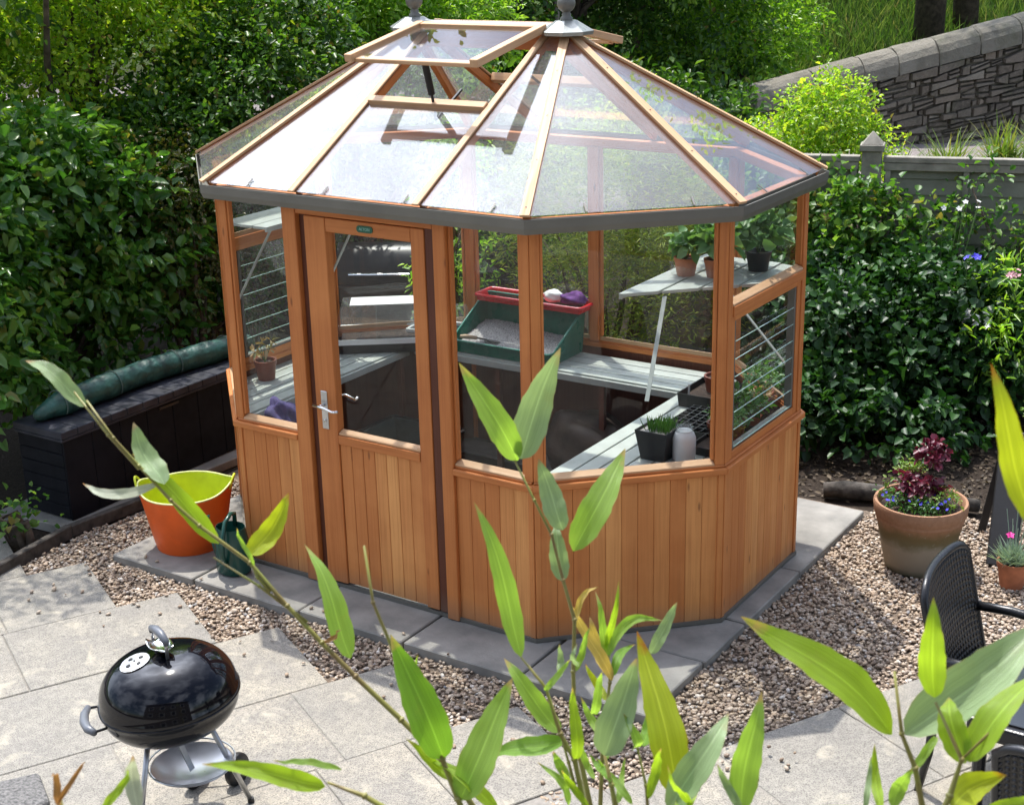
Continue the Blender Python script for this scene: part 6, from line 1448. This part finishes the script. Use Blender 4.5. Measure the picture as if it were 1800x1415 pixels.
# ================================================================== BAMBOO IN FRONT
BAMBOO_LEAVES=[
('A',(3.127,-5.649,3.050),(3.033,-5.674,3.105),0.0310,'pale',0.0000),
('A',(3.237,-5.624,2.931),(3.171,-5.605,3.011),0.0392,'pale',0.0000),
('A',(3.318,-5.601,2.856),(3.170,-5.617,2.967),0.0343,'lime',0.0000),
('A',(3.226,-5.629,2.939),(3.104,-5.661,2.921),0.0196,'white',-0.0147),
('A',(3.356,-5.584,2.835),(3.375,-5.511,2.910),0.0425,'yellow',0.0082),
('A',(3.507,-5.540,2.696),(3.393,-5.507,2.832),0.0474,'green',0.0000),
('D',(3.714,-5.618,2.633),(3.661,-5.641,2.811),0.0637,'deep',0.0000),
('D',(3.740,-5.622,2.583),(3.779,-5.539,2.733),0.0622,'green',0.0000),
('E',(3.795,-5.449,2.604),(3.698,-5.479,2.552),0.0351,'deep',0.0000),
('E',(3.735,-5.445,2.711),(3.631,-5.415,2.911),0.0399,'green',0.0064),
('E',(3.794,-5.447,2.612),(3.690,-5.434,2.689),0.0367,'green',0.0000),
('E',(3.816,-5.447,2.574),(3.820,-5.449,2.684),0.0223,'lime',0.0000),
('E',(3.814,-5.460,2.547),(3.789,-5.463,2.589),0.0175,'green',0.0000),
('F',(3.738,-5.872,2.749),(3.630,-5.962,2.785),0.0304,'lime',0.0000),
('D',(3.741,-5.612,2.604),(3.665,-5.636,2.657),0.0182,'lime',0.0000),
('D',(3.789,-5.593,2.574),(3.691,-5.624,2.633),0.0258,'lime',0.0000),
('C',(3.555,-5.179,2.880),(3.485,-5.222,3.042),0.0554,'green',0.0000),
('C',(3.556,-5.177,2.885),(3.598,-5.115,3.056),0.0680,'pale',0.0000),
('C',(3.630,-5.171,2.778),(3.594,-5.177,2.891),0.0447,'pale',0.0000),
('C',(3.651,-5.170,2.746),(3.675,-5.045,2.884),0.0608,'green',0.0000),
('C',(3.644,-5.192,2.702),(3.606,-5.154,2.777),0.0376,'pale',0.0000),
('G',(3.709,-5.158,2.525),(3.656,-5.181,2.661),0.0238,'dry',0.0000),
('G',(3.706,-5.157,2.532),(3.651,-5.125,2.610),0.0256,'dry',0.0000),
('G',(3.699,-5.148,2.566),(3.710,-5.135,2.692),0.0146,'lime',0.0000),
('G',(3.706,-5.147,2.558),(3.659,-5.123,2.657),0.0164,'green',0.0000),
('G',(3.700,-5.147,2.566),(3.782,-5.113,2.632),0.0238,'green',-0.0201),
('G',(3.757,-5.108,2.569),(3.800,-5.105,2.662),0.0256,'pale',0.0000),
('H',(4.003,-5.500,2.608),(3.913,-5.436,2.796),0.0621,'yellow',0.0000),
('H',(3.915,-5.536,2.663),(3.944,-5.501,2.791),0.0561,'pale',0.0000),
('H',(3.950,-5.511,2.665),(3.945,-5.528,2.721),0.0192,'green',0.0000),
('H',(3.956,-5.506,2.669),(3.939,-5.443,2.703),0.0192,'deep',0.0000),
('I',(4.039,-5.586,2.650),(4.063,-5.483,2.744),0.0504,'pale',0.0000),
('I',(4.112,-5.539,2.644),(4.113,-5.502,2.799),0.0448,'green',0.0000),
('I',(4.046,-5.585,2.639),(4.046,-5.507,2.686),0.0280,'lime',0.0000),
('J',(4.268,-5.451,2.760),(4.097,-5.502,2.902),0.0517,'lime',0.0000),
('J',(4.280,-5.444,2.759),(4.388,-5.300,2.879),0.0762,'pale',0.0068),
('K',(4.327,-5.503,2.846),(4.312,-5.500,2.973),0.0385,'lime',0.0000),
('K',(4.362,-5.506,2.785),(4.326,-5.455,2.829),0.0398,'lime',0.0000),
('K',(4.367,-5.502,2.785),(4.416,-5.408,2.876),0.0488,'lime',0.0000),
('K',(4.357,-5.531,2.730),(4.399,-5.440,2.740),0.0449,'yellow',-0.0064),
('J',(4.266,-5.488,2.673),(4.238,-5.435,2.727),0.0163,'lime',0.0000),
('J',(4.278,-5.479,2.676),(4.295,-5.469,2.735),0.0231,'green',0.0000),
('M',(4.448,-5.624,3.131),(4.383,-5.622,3.286),0.0337,'yellow',0.0000),
('N',(3.555,-6.102,2.797),(3.596,-6.096,2.848),0.0075,'brown',0.0000),
('N',(3.555,-6.101,2.798),(3.571,-6.120,2.836),0.0087,'brown',0.0000),
('N',(3.601,-6.076,2.785),(3.642,-6.079,2.845),0.0112,'lime',0.0000),
('N',(3.626,-6.059,2.784),(3.628,-6.056,2.851),0.0224,'white',0.0000),
('F',(3.749,-5.858,2.768),(3.673,-5.892,2.776),0.0093,'green',-0.0079),
('E',(3.826,-5.415,2.637),(3.854,-5.431,2.707),0.0159,'green',0.0000),
('H',(3.955,-5.535,2.599),(3.900,-5.528,2.650),0.0133,'green',0.0000),
('E',(3.826,-5.465,2.513),(3.785,-5.487,2.580),0.0159,'green',0.0000),
('I',(4.226,-5.463,2.644),(4.195,-5.500,2.663),0.0098,'green',0.0000),
('K',(4.402,-5.500,2.732),(4.427,-5.446,2.725),0.0167,'lime',0.0000),
('J',(4.251,-5.496,2.677),(4.249,-5.476,2.736),0.0095,'pale',0.0000),
('H',(3.866,-5.527,2.765),(3.871,-5.529,2.809),0.0118,'pale',0.0000),
('G',(3.641,-5.200,2.534),(3.633,-5.186,2.586),0.0146,'pale',0.0000),
('E',(3.844,-5.440,2.547),(3.802,-5.422,2.597),0.0128,'green',0.0000),
('E',(3.840,-5.457,2.513),(3.822,-5.494,2.588),0.0128,'lime',0.0000),
('H',(3.940,-5.545,2.599),(3.919,-5.485,2.632),0.0118,'green',0.0000),
('H',(3.972,-5.520,2.609),(3.996,-5.528,2.697),0.0163,'lime',0.0000),
('G',(3.716,-5.190,2.437),(3.662,-5.172,2.490),0.0183,'green',0.0000),
('G',(3.719,-5.202,2.402),(3.720,-5.135,2.457),0.0201,'deep',0.0000),
('I',(4.060,-5.573,2.646),(4.043,-5.610,2.733),0.0154,'lime',0.0000),
('C',(3.669,-5.200,2.643),(3.678,-5.143,2.680),0.0125,'dry',-0.0054),
('C',(3.682,-5.223,2.566),(3.699,-5.198,2.640),0.0143,'green',0.0000),
('D',(3.661,-5.620,2.717),(3.661,-5.591,2.763),0.0076,'green',0.0000),
('A',(3.464,-5.562,2.713),(3.519,-5.571,2.754),0.0082,'brown',0.0000),
('A',(3.360,-5.586,2.824),(3.369,-5.611,2.889),0.0082,'green',0.0000),
('E',(3.767,-5.441,2.669),(3.803,-5.438,2.718),0.0112,'green',0.0000),
('J',(4.294,-5.450,2.720),(4.300,-5.383,2.734),0.0136,'green',0.0000),
('I',(4.109,-5.540,2.648),(4.088,-5.562,2.721),0.0140,'pale',0.0000),
('G',(3.710,-5.155,2.532),(3.725,-5.097,2.570),0.0201,'deep',-0.0091),
('G',(3.709,-5.170,2.497),(3.653,-5.139,2.529),0.0164,'yellow',0.0000),
('H',(3.929,-5.542,2.624),(3.878,-5.512,2.643),0.0133,'deep',0.0000),
]
BAMBOO_STEMS={
'A':[[(3.127,-5.649,3.050),(3.168,-5.643,2.998),(3.205,-5.634,2.959),(3.251,-5.623,2.911),(3.291,-5.611,2.876),(3.360,-5.586,2.824),(3.414,-5.574,2.764),(3.464,-5.562,2.713),(3.512,-5.549,2.666),(3.577,-5.531,2.606),(3.633,-5.515,2.551),(3.690,-5.508,2.476)],[(3.110,-5.655,3.062),(3.161,-5.646,3.002),(3.206,-5.635,2.955)],[(3.315,-5.613,2.833),(3.376,-5.588,2.792),(3.442,-5.565,2.741)],[(3.356,-5.584,2.835),(3.372,-5.586,2.804),(3.391,-5.582,2.784)]],
'D':[[(3.582,-5.595,2.905),(3.604,-5.610,2.833),(3.635,-5.613,2.775),(3.661,-5.620,2.717),(3.714,-5.618,2.633),(3.740,-5.622,2.583),(3.749,-5.623,2.564)]],
'E':[[(3.731,-5.448,2.711),(3.767,-5.441,2.669),(3.794,-5.448,2.608),(3.816,-5.447,2.574),(3.842,-5.460,2.502)],[(3.794,-5.448,2.608),(3.810,-5.453,2.570),(3.822,-5.458,2.540)]],
'F':[[(3.738,-5.872,2.749),(3.777,-5.853,2.733),(3.813,-5.838,2.710)]],
'C':[[(3.551,-5.181,2.882),(3.587,-5.182,2.822),(3.618,-5.182,2.770),(3.644,-5.192,2.702),(3.669,-5.200,2.643),(3.680,-5.224,2.566),(3.693,-5.243,2.499),(3.710,-5.256,2.439),(3.740,-5.271,2.354)]],
'G':[[(3.700,-5.147,2.566),(3.709,-5.159,2.523),(3.714,-5.191,2.437),(3.729,-5.227,2.324)]],
'H':[[(3.914,-5.535,2.666),(3.929,-5.542,2.624),(3.941,-5.548,2.589)],[(3.950,-5.510,2.669),(3.967,-5.518,2.623),(3.975,-5.526,2.588)],[(4.003,-5.500,2.608),(4.013,-5.502,2.587)]],
'I':[[(4.038,-5.585,2.653),(4.047,-5.586,2.636)],[(4.112,-5.538,2.648),(4.112,-5.545,2.631)]],
'J':[[(4.255,-5.431,2.830),(4.274,-5.447,2.759),(4.294,-5.450,2.720),(4.313,-5.461,2.662)]],
'K':[[(4.327,-5.503,2.846),(4.362,-5.506,2.785),(4.357,-5.524,2.746),(4.351,-5.539,2.722)],[(4.362,-5.506,2.785),(4.401,-5.459,2.835),(4.423,-5.432,2.864)]],
'M':[[(4.448,-5.624,3.131),(4.463,-5.628,3.095)]],
'N':[[(3.555,-6.101,2.798),(3.562,-6.107,2.774)],[(3.626,-6.059,2.787),(3.629,-6.062,2.772)]],
}
BL = {}
BL['pale'] = leafmat('bamboo_pale', [(.30, .42, .20), (.34, .46, .24)], .30, .34, .7, tcol=(1.2, 1.25, .7), vein=True)
BL['white'] = leafmat('bamboo_white', [(.52, .56, .42), (.56, .60, .46)], .35, .3, .7, tcol=(1.1, 1.1, .8), vein=True, dry=(.50, .25, .08))
BL['lime'] = leafmat('bamboo_lime', [(.27, .42, .035), (.31, .47, .05)], .36, .48, .6, tcol=(1.6, 1.55, .5), vein=True)
BL['green'] = leafmat('bamboo_green', [(.25, .40, .09), (.29, .45, .11)], .36, .5, .5, tcol=(1.5, 1.55, .5), vein=True)
BL['deep'] = leafmat('bamboo_deep', [(.16, .31, .04), (.20, .36, .06)], .34, .48, .5, tcol=(1.5, 1.6, .5), vein=True)
BL['yellow'] = leafmat('bamboo_yellow', [(.36, .46, .03), (.42, .50, .05)], .38, .5, .5, tcol=(1.5, 1.4, .4), vein=True, dry=(.42, .15, .03))
BL['dry'] = leafmat('bamboo_dry', [(.62, .46, .12), (.66, .52, .2)], .5, .4, .4, tcol=(1.3, 1.2, .5), vein=True)
BL['brown'] = leafmat('bamboo_brown', [(.32, .17, .06), (.38, .22, .09)], .5, .4, .4, tcol=(1.3, 1.1, .6), vein=True)
M['culm'] = simple('bamboo_stem', (.28, .30, .06), .4, 0, .2, 20, .0, col2=(.20, .13, .05))
BLAB = {'A': ('long arching bamboo shoot crossing orange tub and slabs at lower left', (3.9, -5.3)), 'D': ('bamboo shoot with two large upright leaves beside the barbecue', (3.95, -5.45)), 'E': ('bamboo shoot with slim leaves fanning over the gravel, centre bottom', (4.1, -5.2)),
        'F': ('single low bright leaf pointing left across the barbecue legs', (4.0, -5.75)), 'C': ('tallest central bamboo shoot with pale torn leaf before the corner post', (3.9, -5.0)), 'G': ('bamboo shoot with yellow withered leaves before the right-hand cladding', (4.1, -4.9)),
        'H': ('bamboo shoot with big yellow-green leaf, right of centre bottom', (4.3, -5.4)), 'I': ('bamboo shoot with upright green leaf over grey patio, bottom right', (4.45, -5.45)), 'J': ('bamboo shoot with two wide spreading leaves beside the rattan chair', (4.75, -5.45)),
        'K': ('bamboo shoot with lime leaves in front of the rattan chair', (4.85, -5.5)), 'M': ('long yellowing blade at the right edge before the fence', (5.2, -5.7)), 'N': ('small bamboo tip with brown and white leaves, bottom left', (3.75, -6.0))}
def bleaf(parent, base, tip, w, kind, bend, seed):
    base, tip = Vector(base), Vector(tip); rr = random.Random(seed)
    d = tip-base; L = d.length; d.normalize(); toc = (CAM-base).normalized()
    n_ = (toc+Vector((rr.uniform(-.35, .35), rr.uniform(-.35, .35), rr.uniform(-.1, .55)))); n_ = (n_-d*n_.dot(d)).normalized(); side = d.cross(n_)
    w = .80*w/max(.55, abs(n_.dot((toc-d*toc.dot(d)).normalized())))
    rr_f = rr.uniform(.10, .26); nu, nv = 22, 6; vs_ = []; tw = rr.uniform(-.7, .7)
    cv = rr.uniform(.14, .42); pk = rr.uniform(.30, .40); wav = rr.uniform(0, 6)
    for i in range(nu+1):
        u = i/nu
        prof = (u/pk)**.62*math.exp(.62*(1-u/pk)) if u < pk else max(0, 1-((u-pk)/(1-pk))**1.75)**.92
        prof = min(1, prof); prof = max(prof, .035 if u < 1 else .01)
        c = base+d*L*u+side*(bend*math.sin(math.pi*u)*1.3+L*.02*math.sin(u*4+wav))+n_*(-cv*L*.5*(u-.5)**2+.01*math.sin(u*5+wav))
        s2 = (side*math.cos(tw*u)+n_*math.sin(tw*u)); n2 = s2.cross(d)*-1
        for j in range(nv+1):
            t = j/nv*2-1; edge = 1+.035*math.sin(u*31+t*3+wav)+.02*math.sin(u*83+wav*2)
            vs_.append(c+s2*t*w/2*prof*edge+n_*(abs(t)**1.3*w*rr_f*prof)+n_*(.0012*math.sin(u*22+wav)*abs(t)))
    fs = []; us = []
    for i in range(nu):
        for j in range(nv):
            fs.append((i*(nv+1)+j, (i+1)*(nv+1)+j, (i+1)*(nv+1)+j+1, i*(nv+1)+j+1)); us.append([(i/nu, j/nv), ((i+1)/nu, j/nv), ((i+1)/nu, (j+1)/nv), (i/nu, (j+1)/nv)])
    mb = MB(); mb.add(vs_, fs, us); o = mb.build('leaf', BL[kind], parent, smooth=True); return o
k_ = 0
for key, stems in BAMBOO_STEMS.items():
    lab, root = BLAB[key]; t = thing('bamboo_shoot', lab, 'bamboo', (root[0], root[1], 0), 'bamboo shoots close to the camera')
    mb = MB()
    for i, l in enumerate(stems):
        l = [Vector(p_) for p_ in l]; m_ = len(l); main = i == 0
        r_end = .0022 if key != 'A' else .0026
        if main:
            e_ = l[-1]; l = l+[e_.lerp(Vector((root[0], root[1], e_.z-.5)), .6)+Vector((0, 0, -.15)), Vector((root[0], root[1], 1.4)), Vector((root[0], root[1], -.02))]
            rs = [.0016+(.0045-.0016)*(k/(m_-1)) for k in range(m_)]+[.006, .008, .010]
        else: rs = [.0013+.0014*(k/(m_-1)) for k in range(m_)]
        mb.tube(l, rs, 8)
        for k in range(1, m_-1, 1):
            d = (l[k+1]-l[k-1]).normalized(); mb.tube([l[k]-d*.003, l[k], l[k]+d*.003], [rs[k], rs[k]*1.5, rs[k]], 8)
    mb.build('stem', M['culm'], t, smooth=True)
    for (c_, b, tp, w_, kind, bend) in BAMBOO_LEAVES:
        if c_ == key: k_ += 1; bleaf(t, b, tp, w_, kind, bend, k_)
